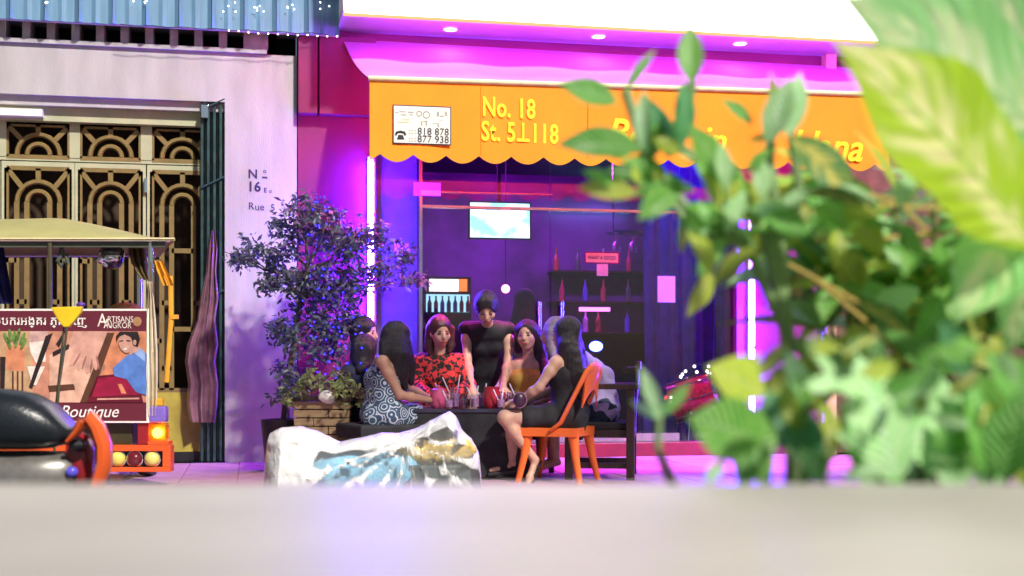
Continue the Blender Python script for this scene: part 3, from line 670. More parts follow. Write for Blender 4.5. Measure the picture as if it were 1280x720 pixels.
for x in (vL + .03, (vL + vR) / 2, vR - .03):
    m = MB(); m.tube([(x, YA + .04, va(x)[0] - .04), (x, YW - .02, ZS - .16)], .014, 8); m.build('arm', chrome, aw)
m = MB(); m.box((vL + .1, YA + .04, ztL - .30), (vR - .1, YA + .10, ztL - .28)); m.build('shelf_or_added_led', ME('added_magenta_led_strip', (1, .06, .45), 230), aw)  # added strip hidden behind the valance, gives magenta light on seats and floor
m = MB(); m.box((vL + .1, YA + .105, ztL - .46), (vR - .1, YA + .115, ztL - .2)); m.build('added_light_shield', black_pl, aw)  # added unseen shield, keeps the magenta light off the glass
def onval(px, py): return A(px, py, YA - .008)
text('lettering', 'No. 18', .215, yellow_ink, onval(636, 136), parent=aw, off=.024, space=1.05, sx=.68, thick=.004, ax=V((1, 0, -.02)).normalized())
text('lettering', 'St. 5\u22a5118', .215, yellow_ink, onval(650, 167), parent=aw, off=.022, space=1.06, sx=.68, thick=.004, ax=V((1, 0, -.012)).normalized())
for s_, x_, y_ in (('Beer', 800, 170), ('in', 889, 177), ('Hana', 1031, 184)): text('lettering', s_, .33, yellow_ink, onval(x_, y_), parent=aw, off=.016, shear=.35, sx=.95, thick=.004, ax=V((1, 0, -.02)).normalized())
for i in range(1, 5):
    x = vL + (vR - vL) * i / 5; m = MB(); m.tube([(x, YA - .002, va(x)[0] - .02), (x, YA - .002, va(x)[1] + .07)], .004, 5); m.build('seam', orange_fab, aw)
ps = thing('phone_sign', onval(527, 156), 'small cream sign with two phone numbers fixed on the orange awning', 'sign')
m = MB(); m.fbox(491, 132, 564, 180.5, YA - .012, YA - .009, ink_black); m.build('border', None, ps)
m = MB(); m.fbox(492.3, 133.3, 562.7, 179.2, YA - .016, YA - .0125, white_pl); m.build('board', None, ps)
def onps(px, py): return A(px, py, YA - .0165)
text('lettering', '818 878', .078, ink_black, onps(541.5, 165), parent=ps, sx=.98, thick=.003)
text('lettering', '877 938', .078, ink_black, onps(541.5, 174.6), parent=ps, sx=.98, thick=.003)
m = MB()
for (a, b, c_, d, mt) in [(494, 140, 498, 141.3, ink_grey), (499, 139, 507, 140.2, ink_grey), (501, 143, 508, 144.2, ink_grey), (510, 139.5, 517, 141, ink_grey), (512, 143, 516, 144, ink_grey), (546, 139.5, 549, 145.5, ink_grey), (550, 144.5, 555, 146, ink_grey), (556, 139.5, 559, 145, ink_grey), (498, 152, 511, 153.4, ink_gold), (503, 149, 512, 150.3, ink_gold), (526, 151, 528, 157, ink_grey), (529, 151, 534, 152.2, ink_grey), (532, 152, 534, 157, ink_grey), (541, 154, 547, 155, ink_grey), (547, 154, 549, 159, ink_grey), (549, 150, 554, 151, ink_gold)]:
    m.fbox(a, b, c_, d, YA - .0175, YA - .0165, mt)
for r_ in (162.5, 166, 172, 175.6):
    for c_ in (511, 514, 518): m.fbox(c_, r_, c_ + 1.8, r_ + 1.6, YA - .0175, YA - .0165, ink_grey)
for (cx, cy, rr) in ((524, 142, 3), (533, 143.5, 4)):
    a = onps(cx, cy); m.tube([a + V((rr / 157 * math.cos(t), 0, rr / 157 * math.sin(t))) for t in np.linspace(0, 6.28, 14)], .004, 4, mat=ink_grey, closed=True)
m.build('faint_lettering', None, ps)
m = MB(); m.prism([onps(x, y) for x, y in ((496, 174.5), (505.5, 174.5), (503.5, 168.5), (498, 168.5))], V((0, -.001, 0)), ink_black)
m.tube([onps(494.8, 168.6), onps(496, 165.6), onps(500.7, 164.4), onps(505.5, 165.6), onps(506.6, 168.6)], .009, 6, mat=ink_black); m.build('phone_symbol', None, ps)
# ------------------------------------------------------------------ people
def hand(pr, wr, dirv, nrm, curl=.5, side=1):
    d = V(dirv).normalized(); n = (V(nrm) - d * V(nrm).dot(d)).normalized(); s = d.cross(n)
    pr.append(C(wr, .021, wr + d * .035, .024)); pr.append(C(wr + d * .03 + s * .018, .017, wr + d * .075 + s * .022, .013)); pr.append(C(wr + d * .03 - s * .018, .017, wr + d * .075 - s * .022, .013))
    for i, (o, L) in enumerate(((-.028, .062), (-.010, .074), (.009, .070), (.027, .054))):
        b = wr + d * .08 + s * o; m_ = b + (d + s * o * 2.5).normalized() * L * .5 - n * curl * .012; e = m_ + (d * (1 - curl * .5) - n * curl).normalized() * L * .5
        pr.append(C(b, .009, m_, .0085)); pr.append(C(m_, .0085, e, .007))
    t0 = wr + d * .025 - s * .026 * side; t1 = t0 + (d * .6 - s * .7 * side - n * .2).normalized() * .035; t2 = t1 + (d * .9 - s * .2 * side - n * .3).normalized() * .03
    pr.append(C(t0, .012, t1, .0105)); pr.append(C(t1, .0105, t2, .008))
class Person:
    """joints are points in the place; front / lat / fw are directions"""
    def __init__(s, label, pel, chest, neck, head, fw, lat, front, arms, legs, skin, up=None, sc=1.0, hands=True, bust=True):
        s.root = thing('person', (pel.x, pel.y, 0), label, 'person', 'women gathered at the low table')
        s.pel, s.chest, s.neck, s.head, s.lat, s.front = pel, chest, neck, head, lat.normalized(), front.normalized()
        s.u = (up or (head - neck)).normalized(); fw = V(fw); s.fw = (fw - s.u * fw.dot(s.u)).normalized(); s.r = s.fw.cross(s.u)
        s.arms, s.legs, s.sc = arms, legs, sc
        pr = s.torso(0)
        pr += [C(lerp(s.neck, s.chest, .12), .046, lerp(s.neck, s.head, .75), .043)]
        h, f_, u, r = s.head, s.fw, s.u, s.r; R = [[r.x, f_.x, u.x], [r.y, f_.y, u.y], [r.z, f_.z, u.z]]
        pr += [E(h + u * .025 - f_ * .008, (.072, .09, .088), R), E(h + f_ * .022 - u * .035, (.060, .066, .070), R), E(h + f_ * .048 - u * .088, (.027, .026, .022), R),
               C(h + f_ * .088 + u * .008, .008, h + f_ * .102 - u * .022, .012), E(h + f_ * .080 - u * .055, (.022, .012, .010), R)]
        for g_ in (-1, 1): pr += [E(h + r * g_ * .040 + f_ * .058 - u * .022, (.022, .02, .022), R), E(h + r * g_ * .073 - u * .005 - f_ * .005, (.010, .02, .03), R)]
        for a in arms:
            sh, el, wr = a[:3]; pr += [C(sh, .041, lerp(sh, el, .35), .040), C(lerp(sh, el, .35), .040, el, .031), C(el, .032, lerp(el, wr, .35), .033), C(lerp(el, wr, .35), .033, wr, .021)]
            if hands and len(a) > 3: hand(pr, wr, a[3], a[4] if len(a) > 4 else UP, a[5] if len(a) > 5 else .5, a[6] if len(a) > 6 else 1)
        for hp, kn, an, toe in legs:
            pr += [C(hp, .082, lerp(hp, kn, .5), .068), C(lerp(hp, kn, .5), .068, kn, .05), C(kn, .05, lerp(kn, an, .3), .052), C(lerp(kn, an, .3), .052, an, .030)]
            t = V(toe).normalized(); pr += [C(an - t * .02 - V((0, 0, .025)), .026, an + t * .10 - V((0, 0, .045)), .024), C(an + t * .10 - V((0, 0, .045)), .026, an + t * .155 - V((0, 0, .05)), .017)]
        s.body = blob('body', pr, skin, s.root, .0075, .022)
        for g_ in (-1, 1):
            c = h + r * g_ * .032 + f_ * .079 + u * .004
            m = MB(); m.obox(c, r * .012, f_ * .006, u * .0034); e_ = m.build('eye', eye_m, s.root, bevel=.003)
            m = MB(); m.obox(c + u * .021 + f_ * .003, r * .014, f_ * .004, u * .002); m.build('eyebrow', brow_m, s.root)
        m = MB(); m.obox(h + f_ * .094 - u * .056, r * .019, f_ * .005, u * .0050); m.build('mouth', lip_m, s.root, bevel=.003)
    def torso(s, g, t0=0., t1=1., bust=True):
        p, c, n, l, f_ = s.pel, s.chest, s.neck, s.lat, s.front; k = s.sc
        st = [(p, .088, .100), (lerp(p, c, .5), .050, .082), (c, .060, .092), (lerp(c, n, .55), .075, .066)]
        pr = []
        for i, (q, w_, r_) in enumerate(st):
            if i / 3 < t0 - 1e-6 or i / 3 > t1 + 1e-6: continue
            pr.append(C(q - l * w_ * k, r_ * k + g, q + l * w_ * k, r_ * k + g))
            if i and (i - 1) / 3 >= t0 - 1e-6:
                q0, w0, r0 = st[i - 1]
                for sg in (-1, 0, 1): pr.append(C(q0 + l * w0 * sg * k, r0 * k + g, q + l * w_ * sg * k, r_ * k + g))
        if bust and t1 > .6:
            for sg in (-1, 1): pr.append(E(c + f_ * .058 + l * sg * .065, (.052 + g,) * 3))
        if t1 >= 1:
            for a in s.arms: pr.append(C(lerp(n, c, .15), .045 + g, a[0], .043 + g))
        return pr
    def garment(s, name, mat, t0=0., t1=1., g=.012, sleeve=0., leg=0., legg=.014, noise=.004, skirt=False, shorts=False, extra=()):
        pr = s.torso(g, t0, t1)
        if sleeve:
            for a in s.arms:
                sh, el, wr = a[:3]; e = lerp(sh, el, min(1, sleeve)); pr.append(C(sh, .046 + g, e, .036 + g * 1.3))
                if sleeve > 1: pr.append(C(el, .036 + g, lerp(el, wr, sleeve - 1), .028 + g * 1.4))
        if leg:
            ends = []
            for hp, kn, an, toe in s.legs:
                e = lerp(hp, kn, min(leg, 1)); pr.append(C(hp, .088 + legg, e, .062 + legg)); ends.append((hp, e))
                if leg > 1: pr.append(C(kn, .058 + legg, lerp(kn, an, leg - 1), .05 + legg))
            if skirt and len(ends) == 2: pr += [C(ends[0][1], .062 + legg, ends[1][1], .062 + legg), C(lerp(*ends[0], .5), .07 + legg, lerp(*ends[1], .5), .07 + legg)]
        pr += list(extra)
        return blob(name, pr, mat, s.root, .009, .03, noise, 14)
    def hair(s, mat, strands=(), cap=1.0, back=.0, part=True):
        h, f_, u, r = s.head, s.fw, s.u, s.r; R = [[r.x, f_.x, u.x], [r.y, f_.y, u.y], [r.z, f_.z, u.z]]
        pr = [E(h + u * .034 - f_ * .022, (.086 * cap, .098 * cap, .096 * cap), R), E(h - f_ * .05 - u * .03, (.075 * cap, .06 * cap, .085 * cap), R)]
        for st in strands: pr += [C(st[i][0], st[i][1], st[i + 1][0], st[i + 1][1]) for i in range(len(st) - 1)]
        pr.append(('n', 'e', tuple(h + f_ * .075 - u * .03), (.060, .075, .088), R))
        return blob('hair', pr, mat, s.root, .0075, .02, .004, 22)
def sandals(p, mat):
    for hp, kn, an, toe in p.legs:
        t = V(toe).normalized(); m = MB(); a = an - V((0, 0, .075)); x = t.cross(UP).normalized()
        m.obox(a + t * .055, t * .125, x * .038, UP * .010); m.tube([an + t * .07 + x * .034 - UP * .065, an + t * .075 - UP * .018, an + t * .07 - x * .034 - UP * .065], .010, 6); m.tube([an + x * .03 - UP * .06, an + t * .01 - UP * .0, an - x * .03 - UP * .06], .009, 6)
        m.build('sandal', mat, p.root, bevel=.004)
def D(x, f_, z=0): return RT * x + FW * f_ + UP * z       # direction: right, away, up
# --- woman in black strapless dress on the orange chair (faces left and slightly away)
p6 = Person('woman with long dark hair in a black strapless dress on the orange plastic chair', P(712, 515, 9.12), P(708, 470, 9.1), P(703, 442, 9.1), P(707, 417, 9.1), D(-.8, .62), D(.35, .94), D(-.94, .34),
            [(P(694, 454, 8.97), P(674, 484, 8.94), P(652, 499, 9.0), D(-.9, .3, -.25), D(0, 0, 1), .6), (P(716, 452, 9.26), P(694, 486, 9.3), P(662, 500, 9.2), D(-.9, -.2, -.2))],
            [(P(712, 522, 9.03), P(631, 522, 8.98), P(668, 574, 9.02), D(-.25, -.35, -.6)), (P(714, 522, 9.2), P(642, 530, 9.2), P(640, 576, 9.22), D(-.95, -.15, -.1))], skin_b)
p6.garment('dress', black_cloth, 0, .72, .012, leg=.62, legg=.016, skirt=True, extra=[C(P(688, 520, 9.02), .085, P(698, 532, 9.0), .06), C(P(722, 524, 9.02), .08, P(725, 545, 8.98), .03)])
h = p6.head
p6.hair(hair_m, [[(h + D(.01, -.02, .02), .09), (P(712, 440, 9.04), .085), (P(722, 470, 9.03), .075), (P(733, 492, 9.03), .035)], [(P(708, 430, 9.0), .06), (P(716, 470, 9.0), .06), (P(728, 498, 9.0), .02)], [(P(716, 430, 9.1), .075), (P(728, 465, 9.1), .06), (P(736, 488, 9.08), .025)]])
sandals(p6, black_pl)
# --- woman in the lilac top on the dark armchair, leaning in
p7 = Person('woman in a lilac top and denim shorts on the dark wooden armchair', P(754, 512, 9.5), P(738, 466, 9.55), P(714, 440, 9.6), P(693, 417, 9.62), D(-.95, -.1, -.1), D(.1, 1), D(-.9, 0, .3),
            [(P(728, 452, 9.42), P(712, 488, 9.4), P(680, 500, 9.4), D(-1, 0, -.1)), (P(724, 450, 9.75), P(705, 484, 9.8), P(670, 500, 9.75), D(-1, -.1, -.1))],
            [(P(752, 518, 9.42), P(690, 520, 9.4), P(694, 574, 9.4), D(-1, 0, -.1)), (P(754, 518, 9.6), P(690, 518, 9.62), P(690, 572, 9.62), D(-1, 0, -.1))], skin_b, up=D(-.15, 0, 1))
p7.garment('top', lilac_cloth, .0, 1, .010, sleeve=.9, noise=.014, extra=[C(P(752, 470, 9.45), .085, P(762, 508, 9.45), .075)])
p7.garment('shorts', denim, 0, 0, .016, leg=.45, legg=.012)
h = p7.head
p7.hair(hair_l, [[(h + D(.03, -.02, .01), .08), (P(712, 436, 9.56), .07), (P(726, 470, 9.52), .055)], [(h + D(-.02, -.06, .0), .05), (P(690, 436, 9.5), .035), (P(694, 452, 9.46), .02)]])
# --- woman in the mustard top (faces the camera, turned to the left)
p5 = Person('woman in a mustard sleeveless top with hair swept over one shoulder', P(660, 516, 9.95), P(661, 474, 9.92), P(661, 448, 9.92), P(659, 420, 9.88), D(-.28, -.96, -.1), D(1, -.1), D(-.1, -1),
            [(P(639, 458, 9.93), P(623, 487, 9.85), P(634, 503, 9.6), D(.3, -.9, .0)), (P(684, 458, 9.93), P(692, 490, 9.85), P(672, 502, 9.62), D(-.5, -.8, 0))],
            [(P(648, 520, 9.9), P(640, 520, 9.5), P(640, 574, 9.55), D(0, -1, -.1)), (P(672, 520, 9.9), P(678, 520, 9.5), P(676, 574, 9.55), D(0, -1, -.1))], skin_b, up=D(-.06, 0, 1))
p5.garment('top', mustard, 0, .68, .012)
p5.garment('skirt', black_cloth, 0, .0, .016, leg=.6, skirt=True)
h = p5.head
p5.hair(hair_m, [[(h + D(.05, .02, .03), .06), (P(676, 445, 9.92), .05), (P(681, 470, 9.84), .045), (P(682, 492, 9.8), .02)], [(h + D(-.04, .03, .04), .06), (P(650, 436, 9.98), .045)]], 1.03)
# --- standing woman bending over the table
p4 = Person('woman standing in a black sleeveless top, bending over the table', P(610, 492, 10.22), P(609, 430, 10.06), P(609, 405, 9.92), P(608, 386, 9.78), D(.04, -.58, -.70), D(1, 0), D(0, -.9, -.3),
            [(P(583, 411, 10.0), P(584, 449, 9.94), P(590, 486, 9.78), D(0, -.5, -.9)), (P(635, 412, 10.0), P(635, 449, 9.94), P(629, 484, 9.78), D(0, -.5, -.9))],
            [(P(603, 500, 10.22), P(603, 545, 10.18), P(603, 580, 10.25), D(0, -1, -.1)), (P(618, 500, 10.22), P(618, 545, 10.18), P(618, 580, 10.25), D(0, -1, -.1))], skin_b, up=D(0, -.58, .80))
p4.garment('top', black_cloth, 0, 1, .011, sleeve=.03)
p4.garment('trousers', black_cloth, 0, 0, .014, leg=1.9, legg=.014)
h = p4.head
p4.hair(hair_m, [[(h + D(0, .05, .06), .06), (h + D(0, .13, .06), .065)]], 1.12)
# --- woman in the red checked shirt
p3 = Person('woman with bobbed hair in a red and black checked shirt', P(552, 520, 10.0), P(550, 472, 9.95), P(549, 446, 9.93), P(550, 415, 9.88), D(.38, -.92, -.05), D(1, .05), D(.05, -1),
            [(P(526, 452, 9.95), P(519, 482, 9.85), P(540, 497, 9.6), D(.8, -.5, 0), D(0, 0, 1), .7), (P(573, 452, 9.95), P(586, 482, 9.85), P(566, 496, 9.62), D(-.7, -.6, .1), D(0, 0, 1), .7)],
            [(P(541, 524, 9.95), P(541, 526, 9.58), P(541, 577, 9.62), D(0, -1, -.1)), (P(563, 524, 9.95), P(566, 526, 9.58), P(566, 577, 9.62), D(0, -1, -.1))], skin_b)
p3.garment('shirt', plaid, 0, 1, .016, sleeve=1.75, noise=.006)
p3.garment('trousers', denim, 0, 0, .014, leg=1.8)
h = p3.head
p3.hair(M('auburn_hair', (.06, .018, .02), .4, var=.4, bump=.4, bscale=30, stretch=(5, 5, .4)), [[(h + D(-.07, .02, .02), .045), (h + D(-.085, .02, -.1), .038), (h + D(-.075, .01, -.17), .02)], [(h + D(.075, .04, .02), .04), (h + D(.08, .04, -.1), .032), (h + D(.07, .02, -.15), .018)], [(h + D(-.02, .08, 0), .07), (h + D(-.02, .08, -.13), .06)]], 1.05)
# --- woman in the blue floral dress, back three quarters to the camera
p2 = Person('woman with long dark hair in a blue rose print strap dress, back turned', P(478, 518, 9.25), P(479, 474, 9.28), P(486, 446, 9.3), P(496, 424, 9.32), D(.85, .5, -.12), D(.62, -.78), D(.8, .6),
            [(P(478, 452, 9.14), P(500, 494, 9.15), P(536, 500, 9.3), D(.9, .3, 0), D(0, 0, 1), .6), (P(496, 452, 9.45), P(512, 486, 9.55), P(540, 499, 9.5), D(.9, -.1, 0))],
            [(P(482, 522, 9.2), P(548, 520, 9.35), P(536, 577, 9.38), D(.9, .3, -.1)), (P(478, 522, 9.38), P(552, 516, 9.52), P(545, 574, 9.55), D(.9, .3, -.1))], skin_a)
p2.garment('dress', floral, 0, .68, .012, leg=.55, legg=.016, skirt=True, extra=[C(P(470, 522, 9.18), .10, P(478, 540, 9.2), .09)])
for o in (.0, 1): m = MB(); m.tube([lerp(P(468, 468, 9.17), P(482, 466, 9.2), o), lerp(P(471, 450, 9.16), P(486, 447, 9.22), o), lerp(P(476, 442, 9.2), P(492, 442, 9.3), o)], .007, 6); m.build('strap', floral, p2.root)
h = p2.head
p2.hair(hair_m, [[(h + D(-.02, -.02, .02), .095), (P(497, 445, 9.24), .09), (P(500, 466, 9.22), .065), (P(506, 484, 9.22), .025)], [(P(484, 432, 9.24), .06), (P(480, 452, 9.2), .045), (P(474, 462, 9.18), .02)], [(P(504, 430, 9.3), .06), (P(511, 456, 9.3), .05), (P(514, 478, 9.28), .025)]], 1.06)
# --- two women behind the tree
p1 = Person('woman in a pink top sitting in profile between the tree and the neon tube', P(446, 520, 9.9), P(448, 470, 9.9), P(452, 444, 9.9), P(456, 416, 9.9), D(.97, -.25), D(.2, -1), D(1, .1),
            [(P(448, 448, 9.75), P(452, 486, 9.72), P(480, 504, 9.75), D(1, 0, 0)), (P(456, 448, 10.08), P(466, 484, 10.1), P(490, 503, 10.0), D(1, 0, 0))],
            [(P(446, 524, 9.82), P(500, 524, 9.82), P(500, 578, 9.85), D(1, 0, -.1)), (P(446, 524, 9.98), P(500, 524, 9.98), P(500, 578, 9.98), D(1, 0, -.1))], skin_b)
p1.garment('top', pink_cloth, 0, 1, .014, sleeve=.7); p1.garment('trousers', denim, 0, 0, .014, leg=1.8)
h = p1.head
p1.hair(hair_m, [[(h + D(-.05, 0, .04), .075), (h + D(-.11, 0, .04), .055)]], 1.06)
p0 = Person('dark haired woman seen from behind beside the planter flowers', P(444, 522, 9.72), P(448, 480, 9.72), P(452, 462, 9.72), P(456, 440, 9.72), D(.5, .86), D(.86, -.5), D(.5, .86),
            [(P(436, 466, 9.67), P(430, 496, 9.72), P(452, 512, 9.84), D(.6, .8, 0)), (P(464, 466, 9.77), P(474, 494, 9.82), P(482, 508, 9.97), D(.6, .8, 0))],
            [(P(440, 526, 9.70), P(458, 528, 10.07), P(458, 576, 10.07), D(.5, .8, -.1)), (P(450, 526, 9.74), P(472, 526, 10.12), P(472, 574, 10.12), D(.5, .8, -.1))], skin_a)
p0.garment('top', M('navy_cloth', (.012, .012, .04), .8), 0, 1, .014, sleeve=.8); p0.garment('trousers', black_cloth, 0, 0, .014, leg=1.8)
h = p0.head
p0.hair(hair_m, [[(h + D(0, -.03, 0), .085), (P(454, 462, 9.64), .06)]], 1.1)

# ------------------------------------------------------------------ furniture
def lounge_seat(name, px, d, label, z=None, w=.42, yaw=0.):
    z = z if z else P(px, 534, d).z; a = P(px, 534, d); a.z = 0; t = thing(name, a, label, 'stool', 'dark stools round the low table')
    x, y = D(math.cos(yaw), math.sin(yaw)), D(-math.sin(yaw), math.cos(yaw)); m = MB(); m.obox(a + UP * (z - .05), x * w / 2, y * w / 2, UP * .05); m.build('cushion', black_cloth, t, bevel=.02)
    m = MB(); m.obox(a + UP * (z - .125), x * w * .48, y * w * .48, UP * .024); m.build('frame', dark_wood, t, bevel=.004)
    for i in (-1, 1):
        for j in (-1, 1): m = MB(); m.bar(a + x * i * w * .42 + y * j * w * .42, a + x * i * w * .42 + y * j * w * .42 + UP * (z - .15), .04, .04, FW); m.build('leg', dark_wood, t, bevel=.004)
lounge_seat('stool', 475, 9.3, 'dark stool under the woman in the rose print dress', z=.40, w=.5, yaw=.5)
lounge_seat('stool', 446, 9.9, 'dark stool under the woman in the pink top', z=.40)
lounge_seat('stool', 442, 9.72, 'dark stool beside the wooden planter', z=.40, w=.38, yaw=.9)
lounge_seat('stool', 552, 10.0, 'dark stool under the woman in the checked shirt', z=.40)
lounge_seat('stool', 660, 9.95, 'dark stool under the woman in the mustard top', z=.40)
zT = P(600, 509, 9.5).z
tc = P(592, 509, 9.55); tc.z = 0
tb = thing('low_table', tc, 'low black cloth covered table crowded with drinks', 'table')
m = MB(); m.obox(tc + UP * (zT - .014), D(.42, .0), D(0, .36), UP * .014); m.build('top', M('black_gloss_top', (.03, .03, .05), .15, coat=.5), tb, bevel=.006)
m = MB(); n = 96; vs = []
for i in range(n):
    t = i / n * 4; k = int(t); f_ = t - k; cs = [(-.41, -.35), (.41, -.35), (.41, .35), (-.41, .35)]; a, b = cs[k], cs[(k + 1) % 4]
    x, y = a[0] + (b[0] - a[0]) * f_, a[1] + (b[1] - a[1]) * f_
    for z, g_, wv in ((zT - .029, 0, 0), (zT - .2, .006, .006), (.02, .015, .018)):
        s_ = 1 + (g_ + wv * math.sin(i * 1.15)) / .4; vs.append(tc + D(x * s_, y * s_, z))
m.add(vs, [(i * 3 + j, (i * 3 + 3) % (3 * n) + j, (i * 3 + 3) % (3 * n) + j + 1, i * 3 + j + 1) for i in range(n) for j in range(2)]); m.build('skirt', black_cloth, tb, smooth=True)
# monobloc chair
def monobloc(px, d, yawf):
    a = P(px, 600, d); a.z = 0; t = thing('plastic_chair', a, 'orange moulded plastic chair at the near side of the low table', 'chair')
    f_ = yawf.normalized(); l = UP.cross(f_); l = -l      # f_ = facing, l = to its far side
    if l.dot(FW) < 0: l = -l
    def Q(x, y, z): return a + f_ * x + l * y + UP * z
    zs = .37
    for (x, y, nm) in ((.21, -.2, 1), (.21, .2, 1), (-.22, -.2, 0), (-.22, .2, 0)):
        m = MB(); tx = .16 if x > 0 else -.17; ty = .165 * (1 if y > 0 else -1)
        m.tube([Q(x * 1.06, y * 1.06, 0), Q(lerp((x, 0, 0), (tx, 0, 0), .5).x, (y + ty) / 2, zs * .5), Q(tx, ty, zs - .01)], [.022, .028, .042], 10, flat=.75, up=f_); m.build('leg', orange_pl, t, smooth=True)
    m = MB(); N = 14; vs = []
    for i in range(N + 1):
        for j in range(N + 1):
            x = -.2 + .41 * i / N; y = -.2 + .4 * j / N; e = max(abs(x) / .21, abs(y) / .2)
            z = zs + .012 - .018 * (1 - min(1, e) ** 3) - (.03 * max(0, (x - .14) / .07) ** 2); vs.append(Q(x, y, z)); vs.append(Q(x, y, z - .012))
    fs = []
    for i in range(N):
        for j in range(N):
            p = (i * (N + 1) + j) * 2; q = p + 2; r_ = p + (N + 1) * 2; s_ = r_ + 2; fs += [(p, r_, s_, q), (p + 1, q + 1, s_ + 1, r_ + 1)]
    m.add(vs, fs)
    for sg in (-1, 1): m.bar(Q(-.2, sg * .2, zs - .012), Q(.2, sg * .2, zs - .012), .012, .06)
    m.bar(Q(.205, -.2, zs - .02), Q(.205, .2, zs - .02), .012, .06); m.bar(Q(-.205, -.2, zs - .012), Q(-.205, .2, zs - .012), .012, .06)
    m.build('seat', orange_pl, t, smooth=True)
    top = .80
    for sg in (-1, 1):
        m = MB(); m.tube([Q(-.02, sg * .205, zs + .0), Q(-.10, sg * .212, zs + .06), Q(-.17, sg * .208, zs + .20), Q(-.23, sg * .195, zs + .32), Q(-.262, sg * .16, top - .03), Q(-.272, sg * .10, top), Q(-.274, 0, top + .012)], [.026, .031, .031, .032, .035, .038, .040], 10, flat=.5, up=l); m.build('back_upright', orange_pl, t, smooth=True)
    m = MB(); vs = []; n = 16
    for i in range(n + 1):
        s_ = -1 + 2 * i / n
        for z_, yy, xo in ((top - .005 * s_ * s_, .15, -.268), (top - .15 - .12 * abs(s_) ** 2, .165, -.238)):
            bow = -.03 * (1 - s_ * s_); vs.append(Q(xo + bow, s_ * yy, z_)); vs.append(Q(xo + bow + .008, s_ * yy, z_))
    fs = []
    for i in range(n):
        b = i * 4; c_ = b + 4; fs += [(b, c_, c_ + 2, b + 2), (b + 1, b + 3, c_ + 3, c_ + 1), (b, b + 1, c_ + 1, c_), (b + 2, c_ + 2, c_ + 3, b + 3)]
    m.add(vs, fs); m.build('backrest', orange_pl, t, smooth=True)
monobloc(697, 9.08, D(-.93, .36))
# dark wooden armchair
ac = P(752, 596, 9.45); ac.z = 0
t = thing('armchair', ac, 'dark brown wooden armchair behind the orange chair', 'armchair')
fa = D(-1, .12).normalized(); la = D(.12, 1)
def Q(x, y, z): return ac + fa * x + la * y + UP * z
zarm = P(770, 483, 9.2).z
for x in (.22, -.22):
    for y in (-.27, .27): m = MB(); m.bar(Q(x, y, 0), Q(x, y, zarm - .021), .06, .06, fa); m.build('leg', dark_wood, t, bevel=.006)
for y in (-.27, .27): m = MB(); m.bar(Q(.27, y, zarm), Q(-.28, y, zarm), .085, .04); m.build('arm', dark_wood, t, bevel=.008)
m = MB(); m.obox(Q(0, 0, .33), fa * .25, la * .238, UP * .03); m.build('seat', dark_wood, t, bevel=.006)
m = MB(); m.obox(Q(.0, 0, .385), fa * .24, la * .235, UP * .024); m.build('cushion', black_cloth, t, bevel=.015)
for i in range(5): m = MB(); m.bar(Q(-.24, -.2 + .1 * i, .361), Q(-.27, -.2 + .1 * i, zarm + .12), .045, .018, fa); m.build('slat', dark_wood, t, bevel=.003)
m = MB(); m.bar(Q(-.275, -.27, zarm + .15), Q(-.275, .27, zarm + .15), .03, .06); m.build('top_rail', dark_wood, t, bevel=.006)
for y in (-.24, .24): m = MB(); m.bar(Q(.2, y, .1), Q(-.2, y, .1), .03, .04); m.build('stretcher', dark_wood, t)
# things on the table
glassd = MGlass('drinking_glass', (.9, .88, .95), .10, .03)
ice = M('pale_pink_drink', (.75, .45, .62), .15, var=.3, scale=40); redg = M('red_ceramic', (.45, .02, .04), .3, coat=.4); pinkj = M('pink_jug_plastic', (.75, .12, .25), .35); straw_m = M('white_straw', (.85, .8, .85), .5); cola = M('dark_cola', (.05, .01, .015), .15)
def on_table(px, d): a = P(px, 509, d); a.z = zT; return a
def drink(px, d, h, r, liq, straws, label, fill=.7):
    a = on_table(px, d); t = thing('drink_glass', a, label, 'glass', 'drinks on the low table')
    m = MB(); m.lathe([(r * .8, .001), (r * .85, .008), (r, h), (r * .93, h), (r * .8, .012)], a, 18); m.build('tumbler', glassd, t, smooth=True)
    m = MB(); m.lathe([(r * .75, .013), (r * .9 * (.85 + .1 * fill), h * fill)], a, 16); m.build('drink', liq, t)
    for i in range(straws):
        s_ = D(.5 - i * .35, .1, 1).normalized() if i % 2 else D(-.45 - i * .1, 0, 1).normalized(); m = MB(); m.tube([a + UP * .02, a + UP * .02 + s_ * (h * 1.45)], .0045, 6); m.build('straw', straw_m, t)
drink(569, 9.3, .155, .038, ice, 2, 'tall pink drink with two straws in front of the checked shirt')
drink(594, 9.28, .10, .036, ice, 2, 'short pink drink with leaning straws left of the red jug')
drink(583, 9.45, .09, .033, cola, 0, 'short dark drink behind the two pink drinks')
drink(630, 9.35, .10, .033, cola, 1, 'dark drink right beside the red jug')
drink(639, 9.45, .115, .033, ice, 0, 'pale drink in front of the mustard top', .5)
drink(562, 9.2, .085, .034, ice, 1, 'small pink drink nearest the rose print dress')
drink(626, 9.22, .09, .034, ice, 2, 'small pale drink with two straws at the near table edge')
drink(580, 9.2, .075, .03, cola, 0, 'smallest dark drink at the near table edge')
drink(604, 9.46, .11, .033, ice, 2, 'pale drink with two straws standing behind the red jug')
drink(649, 9.36, .12, .032, ice, 1, 'rightmost drink on the table, pale with one straw')
drink(556, 9.5, .12, .032, cola, 1, 'leftmost dark drink with one straw behind the pink jug')
a = on_table(615, 9.32); t = thing('jug', a, 'dark red jug standing near the middle of the low table', 'jug')
m = MB(); m.lathe([(.05, 0), (.062, .02), (.066, .08), (.055, .13), (.058, .155), (.052, .155), (.05, .02)], a, 22); m.build('body', redg, t, smooth=True)
